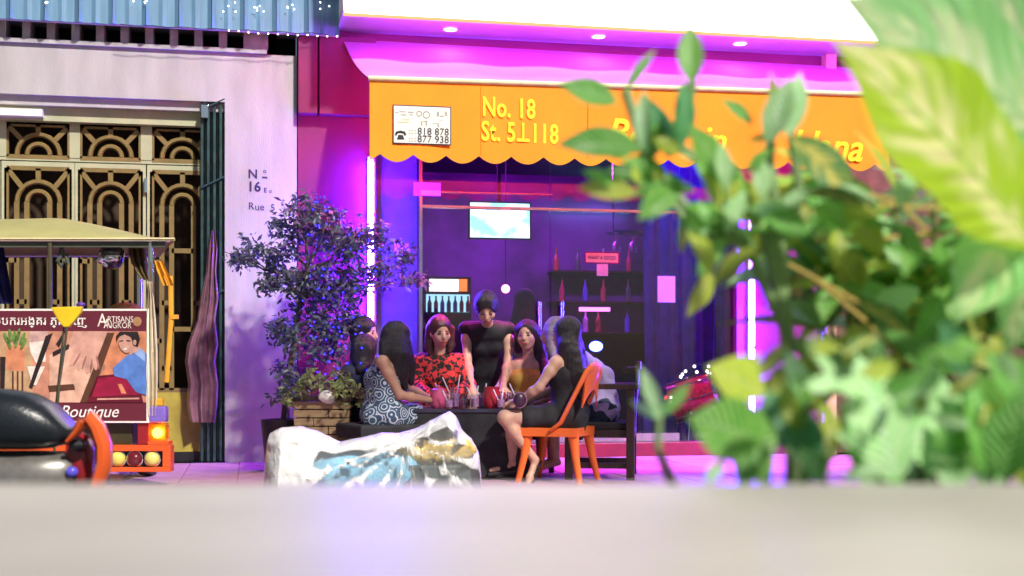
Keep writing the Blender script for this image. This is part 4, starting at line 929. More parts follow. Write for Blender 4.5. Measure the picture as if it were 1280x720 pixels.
m = MB(); m.tube([a + D(.06, 0, .12), a + D(.095, 0, .11), a + D(.095, 0, .06), a + D(.062, 0, .04)], .008, 8); m.build('handle', redg, t, smooth=True)
a = on_table(548, 9.32); t = thing('jug', a, 'rounded bright pink jug by the hands of the checked shirt woman', 'jug')
m = MB(); m.lathe([(.045, 0), (.06, .02), (.064, .09), (.05, .135), (.02, .15)], a, 22); m.build('body', pinkj, t, smooth=True)
m = MB(); m.ball(a + UP * .155, .014, 10, 6); m.build('knob', pinkj, t, smooth=True)
a = P(650, 500, 8.92); t = thing('handbag', a, 'small dark oval handbag held on the lap of the black dress', 'handbag')
m = MB(); m.ball(a, (.046, .03, .052), 16, 10); m.build('body', M('dark_purple_leather', (.05, .02, .05), .35), t, smooth=True)
m = MB(); m.tube([a + D(.046 * math.cos(q), -.005, .053 * math.sin(q)) for q in np.linspace(0, 6.2, 24)], .004, 6, closed=True); m.build('trim', M('mauve_trim', (.35, .15, .22), .4), t)
a = on_table(640, 9.24); t = thing('paper_napkin', a, 'crumpled white paper napkin on the table before the black dress', 'napkin')
blob('paper', [C(a + D(0, 0, .012), .014, a + D(.03, .01, .016), .01), C(a + D(.0, 0, .012), .012, a + D(-.02, .02, .02), .012)], white_pl, t, .004, .01, .006, 40)
# ------------------------------------------------------------------ tree with its fairy lights, planter
def MLeaf(name, c1, c2, vein=None, trans=.35, rough=.4, mode='plain', scale=6.):
    m = bpy.data.materials.new(name); m.use_nodes = True; nt = m.node_tree; b = nt.nodes['Principled BSDF']; b.inputs['Roughness'].default_value = rough
    uv = nt.nodes.new('ShaderNodeUVMap'); sp = nt.nodes.new('ShaderNodeSeparateXYZ'); lk(nt, uv.outputs[0], sp.inputs[0])
    oi = nt.nodes.new('ShaderNodeObjectInfo'); n = nt.nodes.new('ShaderNodeTexNoise'); n.inputs['Scale'].default_value = scale; n.inputs['Detail'].default_value = 3
    off = nt.nodes.new('ShaderNodeVectorMath'); off.operation = 'ADD'; cb = nt.nodes.new('ShaderNodeCombineXYZ'); lk(nt, oi.outputs['Random'], cb.inputs[0])
    mul = nt.nodes.new('ShaderNodeVectorMath'); mul.operation = 'SCALE'; mul.inputs['Scale'].default_value = 30; lk(nt, cb.outputs[0], mul.inputs[0])
    # pattern runs along the side veins: coordinate (u - |v| , v stretched)
    ab = nt.nodes.new('ShaderNodeMath'); ab.operation = 'ABSOLUTE'; lk(nt, sp.outputs[1], ab.inputs[0])
    sk = nt.nodes.new('ShaderNodeMath'); sk.operation = 'MULTIPLY_ADD'; sk.inputs[1].default_value = -.28; lk(nt, ab.outputs[0], sk.inputs[0]); lk(nt, sp.outputs[0], sk.inputs[2])
    c2n = nt.nodes.new('ShaderNodeCombineXYZ'); s1 = nt.nodes.new('ShaderNodeMath'); s1.operation = 'MULTIPLY'; s1.inputs[1].default_value = 2.6 if mode == 'blotch' else 1; lk(nt, sk.outputs[0], s1.inputs[0])
    s2 = nt.nodes.new('ShaderNodeMath'); s2.operation = 'MULTIPLY'; s2.inputs[1].default_value = .35; lk(nt, sp.outputs[1], s2.inputs[0])
    lk(nt, s1.outputs[0], c2n.inputs[0]); lk(nt, s2.outputs[0], c2n.inputs[1]); lk(nt, c2n.outputs[0], off.inputs[0]); lk(nt, mul.outputs[0], off.inputs[1]); lk(nt, off.outputs[0], n.inputs['Vector'])
    r = nt.nodes.new('ShaderNodeValToRGB'); r.color_ramp.elements[0].color = rgba(c1); r.color_ramp.elements[1].color = rgba(c2)
    if mode == 'blotch':
        r.color_ramp.elements[0].position = .42; r.color_ramp.elements[1].position = .58
        # fewer blotches near the margin
        mg = nt.nodes.new('ShaderNodeMath'); mg.operation = 'MULTIPLY_ADD'; mg.inputs[1].default_value = -.26; lk(nt, ab.outputs[0], mg.inputs[0]); lk(nt, n.outputs['Fac'], mg.inputs[2])
        ad = nt.nodes.new('ShaderNodeMath'); ad.operation = 'ADD'; ad.inputs[1].default_value = .08; lk(nt, mg.outputs[0], ad.inputs[0]); lk(nt, ad.outputs[0], r.inputs[0])
    else:
        r.color_ramp.elements[0].position = .35; r.color_ramp.elements[1].position = .68; lk(nt, n.outputs['Fac'], r.inputs[0])
    col = r.outputs[0]
    if vein:
        lt = nt.nodes.new('ShaderNodeMath'); lt.operation = 'LESS_THAN'; lt.inputs[1].default_value = .05; lk(nt, ab.outputs[0], lt.inputs[0])
        sv = nt.nodes.new('ShaderNodeMath'); sv.operation = 'MULTIPLY'; sv.inputs[1].default_value = 62; lk(nt, sk.outputs[0], sv.inputs[0])
        sn = nt.nodes.new('ShaderNodeMath'); sn.operation = 'SINE'; lk(nt, sv.outputs[0], sn.inputs[0])
        sg = nt.nodes.new('ShaderNodeMapRange'); sg.inputs['From Min'].default_value = .78; sg.inputs['From Max'].default_value = 1; sg.inputs['To Max'].default_value = .45; lk(nt, sn.outputs[0], sg.inputs[0])
        lm = nt.nodes.new('ShaderNodeMath'); lm.operation = 'MAXIMUM'; lk(nt, lt.outputs[0], lm.inputs[0]); lk(nt, sg.outputs[0], lm.inputs[1]); lt = lm
        bpv = nt.nodes.new('ShaderNodeBump'); bpv.inputs['Strength'].default_value = .35; bpv.inputs['Distance'].default_value = .01; lk(nt, sn.outputs[0], bpv.inputs['Height']); lk(nt, bpv.outputs[0], b.inputs['Normal'])
        mx = nt.nodes.new('ShaderNodeMix'); mx.data_type = 'RGBA'; lk(nt, lt.outputs[0], mx.inputs['Factor']); lk(nt, col, mx.inputs['A']); mx.inputs['B'].default_value = rgba(vein); col = mx.outputs['Result']
    hv = nt.nodes.new('ShaderNodeHueSaturation'); mr = nt.nodes.new('ShaderNodeMapRange'); mr.inputs['To Min'].default_value = .75; mr.inputs['To Max'].default_value = 1.3; lk(nt, oi.outputs['Random'], mr.inputs[0]); lk(nt, mr.outputs[0], hv.inputs['Value']); lk(nt, col, hv.inputs['Color'])
    lk(nt, hv.outputs[0], b.inputs['Base Color'])
    t = nt.nodes.new('ShaderNodeBsdfTranslucent'); lk(nt, hv.outputs[0], t.inputs[0]); mx = nt.nodes.new('ShaderNodeMixShader'); mx.inputs[0].default_value = trans
    lk(nt, b.outputs[0], mx.inputs[1]); lk(nt, t.outputs[0], mx.inputs[2]); lk(nt, mx.outputs[0], nt.nodes['Material Output'].inputs[0]); return m
tree_leaf = M('dark_tree_leaf', (.075, .09, .11), .4, var=.5, scale=6, trans=.25); bark = M('brown_bark', (.10, .07, .05), .85, var=.3, scale=20, bump=.5)
def leafcloud(clumps, n, size, rs, d0, dd, sq=.9):
    m = MB(); tot = sum(c[2] ** 2 for c in clumps)
    for (cx, cy, r_) in clumps:
        k = int(n * r_ * r_ / tot); subs = [(rs.gauss(0, .5), rs.gauss(0, .5), rs.gauss(0, .5)) for _ in range(7)]
        for i in range(k):
            s_ = rs.choice(subs); o = [s_[q] * .75 + rs.gauss(0, .24) for q in range(3)]
            p = P(cx + o[0] * r_, cy + o[1] * r_ * sq, d0 + rs.uniform(-.1, .1) + o[2] * dd)
            a = V((rs.gauss(0, 1), rs.gauss(0, 1), rs.gauss(-.5, .7))).normalized(); b = a.orthogonal().normalized(); b.rotate(Matrix.Rotation(rs.random() * 6.28, 3, a)); L = size * rs.uniform(.6, 1.25); c_ = a.cross(b)
            m.add([p, p + a * L * .5 + b * L * .22 + c_ * L * .06, p + a * L, p + a * L * .5 - b * L * .22 + c_ * L * .06], [(0, 1, 2), (0, 2, 3)])
    return m
rs = random.Random(3)
clumps = [(378, 262, 28), (362, 286, 28), (312, 322, 26), (345, 325, 26), (392, 305, 42), (432, 300, 36), (356, 355, 34), (398, 362, 44), (436, 350, 34), (364, 410, 32), (402, 425, 38), (366, 462, 26), (352, 490, 18), (466, 300, 28), (498, 318, 22), (476, 345, 26), (520, 352, 18), (432, 400, 28), (298, 318, 12), (410, 270, 22)]
DT = 9.95
tr = thing('potted_tree', P(352, 590, DT).xy.to_3d(), 'bushy dark tree in a black pot against the white and crimson walls', 'tree')
cr = leafcloud(clumps, 6500, .062, rs, DT, .35).build('crown', tree_leaf, tr); cr['kind'] = 'stuff'
m = MB(); base = P(354, 545, DT)
m.tube([base, P(362, 470, DT), P(372, 400, DT), P(385, 330, DT), P(380, 270, DT)], [.035, .03, .024, .016, .006], 8)
for c_ in clumps[1:]: m.tube([lerp(P(364, 460, DT), P(384, 335, DT), max(0, min(1, (460 - c_[1]) / 150))), lerp(P(380, 380, DT), P(c_[0], c_[1], DT), .6) + UP * .03, P(c_[0], c_[1], DT + rs.uniform(-.15, .15))], [.014, .009, .003], 5)
m.build('trunk', bark, tr, smooth=True)
m = MB(); pb = P(354, 590, DT); pb.z = 0; m.lathe([(.10, 0), (.135, .02), (.17, .36), (.175, .40), (.155, .40), (.15, .33)], pb, 20); m.build('pot', black_pl, tr, smooth=True)
bl = thing('fairy_lights_or_glints', P(400, 380, DT - .3), 'blue fairy lights wound through the dark potted tree', 'lights')
m = MB(); m.ball((0, 0, 0), .0052, 6, 4); b0 = None; pts = []
for i in range(120):
    c_ = rs.choice([(400, 300, 40), (430, 330, 45), (410, 380, 45), (440, 440, 30), (430, 470, 38), (460, 475, 26), (400, 440, 40), (455, 300, 34), (400, 265, 25), (440, 400, 40)])
    p = P(rs.gauss(c_[0], c_[2] * .5), rs.gauss(c_[1], c_[2] * .5), DT - .28 + rs.gauss(0, .12)); pts.append(p)
    if b0 is None: b0 = m.build('bulb', bulbb); o = b0
    else: o = link('bulb', b0.data)
    o.parent = bl; o.location = p - bl.location
pts.sort(key=lambda p: -p.z); m = MB(); m.tube(pts[::2], .0015, 4); m.build('wire', wire_m, bl)
# slatted wooden planter
planter_wood = M('weathered_planter_wood', (.36, .25, .13), .75, var=.3, scale=7, stretch=(1.5, 1.5, 14), bump=.4)
dpl = 9.45; pt = thing('wooden_planter', P(402, 585, dpl).xy.to_3d(), 'tapered wooden slat planter box at the foot of the dark tree', 'planter')
yt, yb = P(402, 501, dpl).z, 0.0
def ring(k, half): return half * (1 - .16 * (1 - k))
c0 = V((pt.location.x, pt.location.y, 0)) + FW * .2; hw = 36 / F * dpl
rows = 9
for i in range(rows):
    k0, k1 = i / rows, (i + 1) / rows - .012; z0, z1 = yt * k0, yt * k1 - (0 if i < rows - 1 else .0)
    for side in range(4):
        q = [(RT, -FW), (FW, RT), (-RT, FW), (-FW, -RT)][side]; e1, nrm = q; cuts = [-1, .25 if i % 2 else -.3, 1] if i < rows - 1 else [-1, 1]
        for a_, b_ in zip(cuts[:-1], cuts[1:]):
            h0, h1 = ring(k0, hw), ring(k1, hw); j = rs.uniform(-.004, .004); g_ = .004; m = MB()
            def cn(s_, h_, z_, t_): return c0 + e1 * (s_ * h_) + nrm * (h_ + t_ + j) + UP * z_
            aa, bb_ = a_ + (g_ / hw if a_ > -1 else .0), b_ - (g_ / hw if b_ < 1 else .0); ins_ = .92
            m.hexa([cn(aa, h0 - .012 * 0, z0 + .003, 0), cn(bb_, h0, z0 + .003, 0), cn(bb_ * ins_, h0, z0 + .003, -.02), cn(aa * ins_, h0, z0 + .003, -.02), cn(aa, h1, z1, 0), cn(bb_, h1, z1, 0), cn(bb_ * ins_, h1, z1, -.02), cn(aa * ins_, h1, z1, -.02)]); m.build('slat', planter_wood, pt)
m = MB()
for e1, nrm in ((RT, -FW), (RT, FW)): m.obox(c0 + nrm * hw + UP * (yt + .012), e1 * (hw + .02), nrm * .025, UP * .014)
for e1, nrm in ((FW, RT), (FW, -RT)): m.obox(c0 + nrm * hw + UP * (yt + .012), e1 * (hw - .026), nrm * .025, UP * .013)
m.build('rim', dark_wood, pt, bevel=.003)
m = MB(); m.obox(c0 + UP * (yt - .03), RT * hw * .93, FW * hw * .93, UP * .02); m.build('soil', bark, pt)
fl_leaf = MLeaf('pale_shrub_leaf', (.12, .20, .06), (.34, .36, .16), trans=.2)
t = thing('flowering_plant', c0 + UP * yt, 'low pale leaved plant spilling over the wooden planter', 'plant')
m = leafcloud([(372, 486, 16), (384, 470, 12), (362, 500, 10), (420, 478, 16), (440, 488, 20), (456, 502, 16), (430, 505, 12), (400, 478, 12)], 800, .06, rs, dpl + .02, .3); o = m.build('foliage', M('pale_leaf', (.22, .27, .10), .45, var=.6, scale=9, trans=.2), t); o['kind'] = 'stuff'
m = MB()
for x, y in ((372, 480), (420, 474), (444, 484), (392, 472), (456, 500)): m.tube([P(404, 503, dpl + .15), lerp(P(404, 503, dpl + .15), P(x, y, dpl), .6) + UP * .03, P(x, y, dpl)], .006, 5)
m.build('stem', bark, t)
a = P(408, 494, dpl - .02); t = thing('white_stone', a, 'white rounded stone resting on the planter soil', 'stone'); blob('stone', [C(a + D(-.03, 0, -.01), .035, a + D(.05, .02, -.015), .03), C(a + D(0, .0, -.0), .035, a + D(.02, 0, -.02), .05)], white_pl, t, .01, .03, .008, 12)

# ------------------------------------------------------------------ wrapped bundle behind the table

def MFilm(name):
    m = bpy.data.materials.new(name); m.use_nodes = True; nt = m.node_tree; b = nt.nodes['Principled BSDF']
    b.inputs['Base Color'].default_value = (.78, .77, .75, 1); b.inputs['Roughness'].default_value = .22; b.inputs['Coat Weight'].default_value = .4
    tc = nt.nodes.new('ShaderNodeTexCoord'); n2 = nt.nodes.new('ShaderNodeTexNoise'); n2.inputs['Scale'].default_value = 16; n2.inputs['Detail'].default_value = 5; n2.inputs['Distortion'].default_value = 1.2; lk(nt, tc.outputs['Object'], n2.inputs['Vector'])
    bp = nt.nodes.new('ShaderNodeBump'); bp.inputs['Strength'].default_value = .45; bp.inputs['Distance'].default_value = .02; lk(nt, n2.outputs['Fac'], bp.inputs['Height']); lk(nt, bp.outputs[0], b.inputs['Normal'])
    tr = nt.nodes.new('ShaderNodeBsdfTransparent'); mx = nt.nodes.new('ShaderNodeMixShader')
    n = nt.nodes.new('ShaderNodeTexNoise'); n.inputs['Scale'].default_value = 4.5; n.inputs['Detail'].default_value = 5; n.inputs['Distortion'].default_value = .8; lk(nt, tc.outputs['Object'], n.inputs['Vector'])
    at = nt.nodes.new('ShaderNodeAttribute'); at.attribute_name = 'clear'
    ad = nt.nodes.new('ShaderNodeMath'); ad.operation = 'SUBTRACT'; lk(nt, n.outputs['Fac'], ad.inputs[0]); lk(nt, at.outputs['Fac'], ad.inputs[1])
    r = nt.nodes.new('ShaderNodeMapRange'); r.inputs['From Min'].default_value = -.05; r.inputs['From Max'].default_value = .35; r.inputs['To Min'].default_value = .14; r.inputs['To Max'].default_value = 1.0; lk(nt, ad.outputs[0], r.inputs[0])
    lk(nt, r.outputs[0], mx.inputs[0]); lk(nt, tr.outputs[0], mx.inputs[1]); lk(nt, b.outputs[0], mx.inputs[2]); lk(nt, mx.outputs[0], nt.nodes['Material Output'].inputs[0]); return m
film = MFilm('clear_plastic_film'); DB = 7.0; a = P(468, 605, DB); a.z = -.13
t = thing('wrapped_bundle', a, 'pile of goods wrapped in shiny clear plastic film behind the pale tabletop', 'bundle')
top = [(331, 600), (334, 560), (338, 541), (352, 534), (375, 532), (400, 540), (425, 552), (450, 547), (475, 541), (500, 541), (520, 535), (545, 522), (562, 513), (570, 520), (577, 536), (590, 549), (599, 566), (602, 600)]
def ytop(x): return float(np.interp(x, [q[0] for q in top], [q[1] for q in top]))
import mathutils.noise as mno
nx, ny = 150, 60; vs = []; clr = []
for i in range(nx + 1):
    px = 331 + 271 * i / nx; ends = min(1, min(i, nx - i) / 16) ** .5; yt_ = ytop(px)
    for j in range(ny + 1):
        k = j / ny                      # 0 back foot, .5 ridge, 1 front foot
        an = math.pi * k; hh = math.sin(an) ** .55; dep = -math.cos(an)
        py = yt_ + (690 - yt_) * (1 - hh)
        # creases run down and inward from the gathered neck
        fx, fy = (px - 512) / 40, (py - 548) / 40; th = math.atan2(fy, fx) if abs(fx) + abs(fy) > 1e-6 else 0; rr = math.hypot(fx, fy)
        cre = (1 - abs(math.sin(th * 9 + 1.5 * mno.noise(V((px * .02, py * .03, 2)))))) ** 3 * min(1, rr * .7) * .022
        cr2 = (1 - abs(mno.noise(V((px * .030, py * .045, k * 3))) * 2)) ** 2 * .018 - .01
        out = cre + cr2 +   .008 * mno.noise(V((px * .08, py * .09, 7)))
        p = P(px, py - (out * 60 if .3 < k < .6 else 0) * .5, DB) - FW * (dep * (.30 * ends + .02) + (out if dep > 0 else -out) * ends)
        vs.append(p); clr.append(max(0, min(1, (py - yt_ - 5) / 14)) * max(0, min(1, (px - 378) / 40)) * 1.1 * (1 if k > .5 else 0) - min(1, cre / .022) ** .45 * .95 - max(0, cr2 + .006) * 55)  # upper film left opaque white, a reflection put into the colour; creases whitened too
m = MB(); m.add(vs, [(i * (ny + 1) + j, (i + 1) * (ny + 1) + j, (i + 1) * (ny + 1) + j + 1, i * (ny + 1) + j + 1) for i in range(nx) for j in range(ny)])
bo = m.build('film', film, t, smooth=True); at = bo.data.attributes.new('clear', 'FLOAT', 'POINT'); at.data.foreach_set('value', clr)
blob('blue_bag', [C(P(415, 594, DB - .05), .14, P(500, 590, DB - .05), .13), C(P(430, 640, DB), .16, P(500, 640, DB), .16)], M('blue_woven_bag', (.22, .55, .80), .6, var=.35, bump=.4), t, .015, .04, .012, 8)
blob('gold_pack', [C(P(495, 566, DB - .06), .07, P(578, 562, DB - .06), .07), C(P(520, 566, DB), .06, P(560, 556, DB), .05)], M('gold_foil', (.78, .55, .16), .35, .2, var=.3, bump=.8, bscale=25), t, .012, .03, .015, 20)
m = MB(); m.cbox(503, 582, 588, 640, DB - .16, .3); m.build('dark_crate', M('dark_green_crate', (.05, .08, .08), .5), t, bevel=.01)
m = MB(); m.cbox(350, 600, 590, 700, DB + .1, .2); m.build('base_crate', dark_wood, t, bevel=.01)

# ------------------------------------------------------------------ tabletop in the foreground
DE = 1600 * .11 / 154.
zt = CAMH - .11; c0 = CAM + FW * (DE - .55); c0.z = 0
tt = thing('pale_table', c0, 'blurred pale grey tabletop across the bottom of the view', 'table')
m = MB(); m.obox(c0 + UP * (zt - .02), RT * 2.2, FW * .55, UP * .02); m.build('top', ledge_m, tt, bevel=.006)
m = MB(); m.obox(c0 + UP * (zt - .085), RT * 2.1, FW * .48, UP * .044); m.build('apron', dark_wood, tt)
for x in (-2, 2):
    for y in (-.42, .42): m = MB(); m.bar(c0 + RT * x + FW * y + UP * -.13, c0 + RT * x + FW * y + UP * (zt - .13), .07, .07, FW); m.build('leg', dark_wood, tt)

# ------------------------------------------------------------------ carriage (left)
DK = 8.75
olive_can = M('olive_canvas', (.36, .34, .13), .7, var=.1, scale=4, bump=.2); dk_can = M('dark_green_canvas', (.07, .09, .06), .8)
maroon = M('maroon_print', (.13, .015, .03), .5, var=.05); orange_body = M('orange_body_paint', (.75, .11, .02), .3, coat=.5, var=.06); redbody = M('dark_red_body', (.28, .015, .02), .35, coat=.4)
tk = thing('passenger_carriage', P(60, 610, DK).xy.to_3d(), 'olive roofed tuk tuk carriage with a picture board on its back', 'carriage')
KA = D(-.33, .94)
# roof: a shallow hipped canopy
m = MB(); nx, ny = 26, 12; vs = []
prof = [(-230, 296), (-190, 284), (-100, 268), (-20, 262), (75, 259.5), (110, 266), (160, 278), (200, 290), (219, 297.5)]
def roofy(x):
    for (x0, y0), (x1, y1) in zip(prof[:-1], prof[1:]):
        if x <= x1: return y0 + (y1 - y0) * (x - x0) / (x1 - x0)
    return prof[-1][1]
for i in range(nx + 1):
    px = -230 + 449 * i / nx; yr = roofy(px)
    for j in range(ny + 1):
        k = j / ny; arch = (1 - abs(2 * k - 1) ** 2.2); ye = 298.5
        vs.append(P(px, ye + (yr - ye) * arch - .0, DK) + KA * (1.5 * k))
o_ = len(vs); vs += [v - UP * .012 for v in vs]
fs = []
for i in range(nx):
    for j in range(ny): a = i * (ny + 1) + j; b = a + ny + 1; fs += [(a, b, b + 1, a + 1), (a + o_, a + 1 + o_, b + 1 + o_, b + o_)]
for i in range(nx): a = i * (ny + 1); b = a + ny + 1; fs += [(a, a + o_, b + o_, b), (a + ny, b + ny, b + ny + o_, a + ny + o_)]
m.add(vs, fs); m.build('canopy', olive_can, tk, smooth=70)
m = MB(); m.cbox(-222, 300, 206, 309, DK + .03, .012); m.build('canopy_fringe', dk_can, tk)
m = MB(); m.tube([P(-222, 300, DK + .02), P(213, 300, DK + .02)], .014, 8); m.tube([P(-222, 300, DK) + KA * 1.42, P(213, 300, DK) + KA * 1.42], .014, 8); m.build('roof_bar', chrome, tk)
m = MB(); m.cbox(-229, 297, 218, 298.8, DK - .006, .01); m.build('roof_edge', cream_trim, tk)
for px, dd, mt in ((189, .05, chrome), (62.5, .02, M('dark_bronze_tube', (.12, .10, .06), .35, .5)), (-210, .05, chrome), (189, 1.4, chrome), (-210, 1.4, chrome)):
    m = MB(); m.tube([P(px, 303, DK) + KA * dd, P(px, 560 if px != 62.5 else 508, DK) + KA * dd], .02 if px != 62.5 else .017, 8); m.build('post', mt, tk, smooth=True)
# board
db = DK - .05
m = MB(); m.cbox(-260, 386, 186, 528.5, db, .03, white_pl); bd = m.build('picture_board', None, tk)
def bp(x, y, l): return P(x, y, db - .0025 * l)
class Art:
    def __init__(s): s.m = MB()
    def poly(s, pts, mat, l=2): s.m.prism([bp(x, y, l) for x, y in pts], FW * .002, mat)
    def ell(s, cx, cy, rx, ry, mat, l=3, rot=0., n=18): s.poly([(cx + rx * math.cos(t) * math.cos(rot) - ry * math.sin(t) * math.sin(rot), cy + rx * math.cos(t) * math.sin(rot) + ry * math.sin(t) * math.cos(rot)) for t in [i * 2 * math.pi / n for i in range(n)]], mat, l)
ar = Art()
def pm(name, c, var=.25, sc=14): return M('print_' + name, c, .45, var=var, scale=sc)
salmon = pm('salmon', (.55, .25, .16)); peach = pm('peach', (.70, .42, .30)); terr = pm('terracotta', (.62, .24, .12)); wood_l = pm('tan', (.5, .32, .17)); brownp = pm('brown', (.10, .04, .02)); skinp = pm('skin', (.62, .34, .26)); skind = pm('skin_shade', (.36, .16, .13)); bluep = pm('blue', (.10, .22, .58)); bluel = pm('light_blue', (.28, .42, .70)); crim = pm('crimson', (.30, .008, .045)); crimd = pm('dark_crimson', (.12, .006, .02)); greenp = pm('green', (.12, .22, .05), .5, 30); whitep = pm('white', (.8, .72, .62)); blackp = pm('black', (.025, .015, .015))
ar.poly([(-255, 388.5), (183, 388.5), (183, 414), (-255, 414)], maroon, 1); ar.poly([(-255, 503), (183, 503), (183, 526), (-255, 526)], maroon, 1)
ar.poly([(-255, 414), (183, 414), (183, 503), (-255, 503)], salmon, 1)
ar.poly([(0, 414), (40, 414), (40, 503), (0, 503)], wood_l, 1.6); ar.poly([(-60, 414), (0, 414), (0, 503), (-60, 503)], terr, 1.6)
ar.poly([(7, 431), (31, 431), (31, 464), (8, 462)], terr); ar.poly([(0, 446), (7, 446), (5, 503), (0, 503)], blackp)
for x in (15, 21, 27): ar.poly([(x, 464), (x + 2, 464), (x + 2, 503), (x, 503)], brownp, 3)
for i, (x, y) in enumerate(((8, 420), (13, 416), (18, 418), (23, 415), (28, 420), (11, 426), (20, 424), (29, 427))): ar.ell(x, y + 3, 2.2, 8, greenp, 4, (x - 18) * .04)
ar.poly([(36, 424), (57, 423), (57, 452), (45, 454), (38, 440)], whitep, 2); ar.poly([(38, 414), (60, 414), (60, 425), (36, 428)], pm('pinkish', (.6, .38, .33)), 2.4)
ar.poly([(34, 458), (56, 458), (45, 482), (40, 480)], whitep, 3); ar.poly([(57, 420), (66, 416), (40, 486), (36, 484)], blackp, 3.4)
ar.poly([(62, 444), (120, 420), (132, 460), (100, 503), (62, 503)], peach, 2); ar.poly([(66, 440), (86, 430), (86, 436), (66, 446)], blackp, 3); ar.poly([(70, 430), (80, 414), (82, 414), (74, 434)], blackp, 3)
ar.poly([(60, 482), (92, 480), (94, 487), (62, 490)], brownp, 3)
ar.poly([(92, 414), (134, 414), (124, 450), (110, 455), (94, 446), (86, 430)], skinp, 2.6)
for (x, y, r_) in ((92, 448, .5), (101, 452, .3), (110, 456, .1), (118, 452, -.2)): ar.ell(x, y, 3.2, 11, skinp, 3.2, r_); ar.ell(x + 4.2, y + 1, 1.1, 9, skind, 3.6, r_)
ar.poly([(134, 416), (143, 416), (112, 503), (100, 503)], brownp, 3); ar.poly([(143, 416), (183, 416), (183, 470), (118, 485)], terr, 2)
ar.poly([(121, 470), (150, 467), (176, 490), (179, 503), (108, 503)], crim, 3); ar.poly([(121, 470), (150, 467), (151, 470), (120, 473)], crimd, 3.4); ar.poly([(112, 496), (176, 493), (179, 503), (108, 503)], crimd, 3.4); ar.poly([(122, 498), (174, 497), (174, 499), (121, 500)], skinp, 3.8)
ar.poly([(147, 480), (152, 480), (158, 492), (152, 492)], terr, 3.8)
ar.poly([(141, 460), (150, 452), (158, 445), (172, 436), (183, 442), (183, 494), (170, 490), (158, 474), (143, 470)], bluep, 4); ar.poly([(166, 440), (174, 434), (181, 440), (181, 452)], bluel, 4.4)
ar.ell(157, 429, 8.6, 12.5, skinp, 5, -.25); ar.poly([(160, 434), (170, 430), (174, 438), (162, 444)], skinp, 4.7)
ar.poly([(145, 420), (150, 414.5), (172, 414.5), (175, 424), (172, 434), (167, 432), (165, 422), (156, 418), (148, 421), (146, 428)], blackp, 5.5); ar.ell(168.5, 428, 2, 3.4, skinp, 6); ar.poly([(149, 426), (154, 425), (154, 426.2), (149, 427.2)], blackp, 6); ar.poly([(158, 425), (163, 425.5), (163, 426.7), (158, 426.2)], blackp, 6); ar.poly([(153, 436), (159, 434.5), (158, 437.5), (154, 438)], whitep, 6)
ar.ell(171.5, 402, 5.4, 6, pm('gold', (.4, .22, .1)), 2.6)
ar.m.build('poster_print', None, bd)
text('lettering', '\u179f\u17b7\u1794\u17d2\u1794\u1780\u179a\u17a2\u1784\u17d2\u1782\u179a \u1797\u17d2\u1793\u17c6\u1796\u17c1\u1789', .082, white_pl, bp(44, 401.5, 2), RT, UP, bd, thick=.001, off=.008)
text('lettering', '\u179a\u17c7', .082, white_pl, bp(-9, 401.5, 2), RT, UP, bd, thick=.001, off=.008)
for s_, x, y, z_, sx in (('A', 128, 401, .125, .8), ('RTISANS', 150.5, 399.5, .058, .8), ('NGKOR', 149, 407, .058, .8), ('A', 134, 405, .09, .8)): text('lettering', s_, z_, whitep, bp(x, y, 2), RT, UP, bd, thick=.001, off=.004, sx=sx)
text('lettering', 'Boutique', .115, white_pl, bp(111, 515, 2), RT, UP, bd, thick=.001, shear=.32, off=.003, sx=.95)
# body below the board
m = MB(); m.cbox(-240, 528.9, 165, 556, DK + .02, .4); m.build('tail_panel', M('brown_black_body', (.05, .045, .02), .35), tk, bevel=.01)
m = MB(); m.cbox(172, 529, 186, 556, DK - .03, .12); m.build('lamp_post', redbody, tk, bevel=.006)
fr = MB()
for (x0, y0, x1, y1) in ((-240, 556.5, 213, 564), (-240, 584, 213, 590), (134, 564, 139.5, 584), (203, 564, 213, 584)): fr.cbox(x0, y0, x1, y1, DK - .06, .10)
fr.build('bumper', orange_body, tk, bevel=.004)
m = MB(); m.cbox(139.6, 564.1, 202.9, 583.9, DK - .01, .02); m.build('lamp_recess', black_pl, tk)
for i, (px, mt) in enumerate(((148, M('yellow_lens', (.75, .62, .12), .15, coat=.6)), (169, M('dark_red_lens', (.14, .01, .02), .12, coat=.6)), (191, MATS['yellow_lens'] if False else M('clear_lens', (.68, .60, .16), .15, coat=.6)))):
    c_ = P(px, 573.5, DK - .02); m = MB(); m.lathe([(.052, 0), (.052, .02), (.046, .04), (.03, .054), (.008, .06)], c_, 20, axis=-FW); l_ = m.build('round_lamp', mt, tk, smooth=True)
    m = MB(); m.lathe([(.053, -.004), (.058, .0), (.058, .012), (.053, .014)], c_, 20, axis=-FW); m.build('rim', chrome, l_, smooth=True)
t_ = MB(); t_.cbox(186, 529, 208, 551, DK - .05, .09); sg_ = t_.build('turn_signal', MGlass('amber_lens', (1, .62, .22), .05, .15), tk, bevel=.015)
t_ = MB(); t_.ball(P(197, 541, DK - .01), (.035, .03, .035), 12, 8); t_.build('bulb', ME('amber_signal_lamp', (1, .42, .08), 14), sg_, smooth=True)
t_ = MB(); t_.cbox(187.5, 530.5, 206.5, 549.5, DK + .032, .006); t_.build('reflector', M('orange_reflector', (.9, .35, .05), .3), sg_)
t_ = MB(); t_.cbox(186, 508, 207, 528, DK - .05, .09); t_.build('blue_reflector', M('violet_reflector', (.22, .14, .55), .2, coat=.5), tk, bevel=.015)
t_ = MB(); t_.cbox(187, 498, 203, 507.5, DK - .03, .06); t_.build('amber_cap', M('amber_plastic', (.75, .4, .03), .3), tk, bevel=.01)
t_ = MB(); t_.cbox(184.5, 551.5, 211, 556, DK - .055, .1); t_.build('lamp_tray', orange_body, tk)
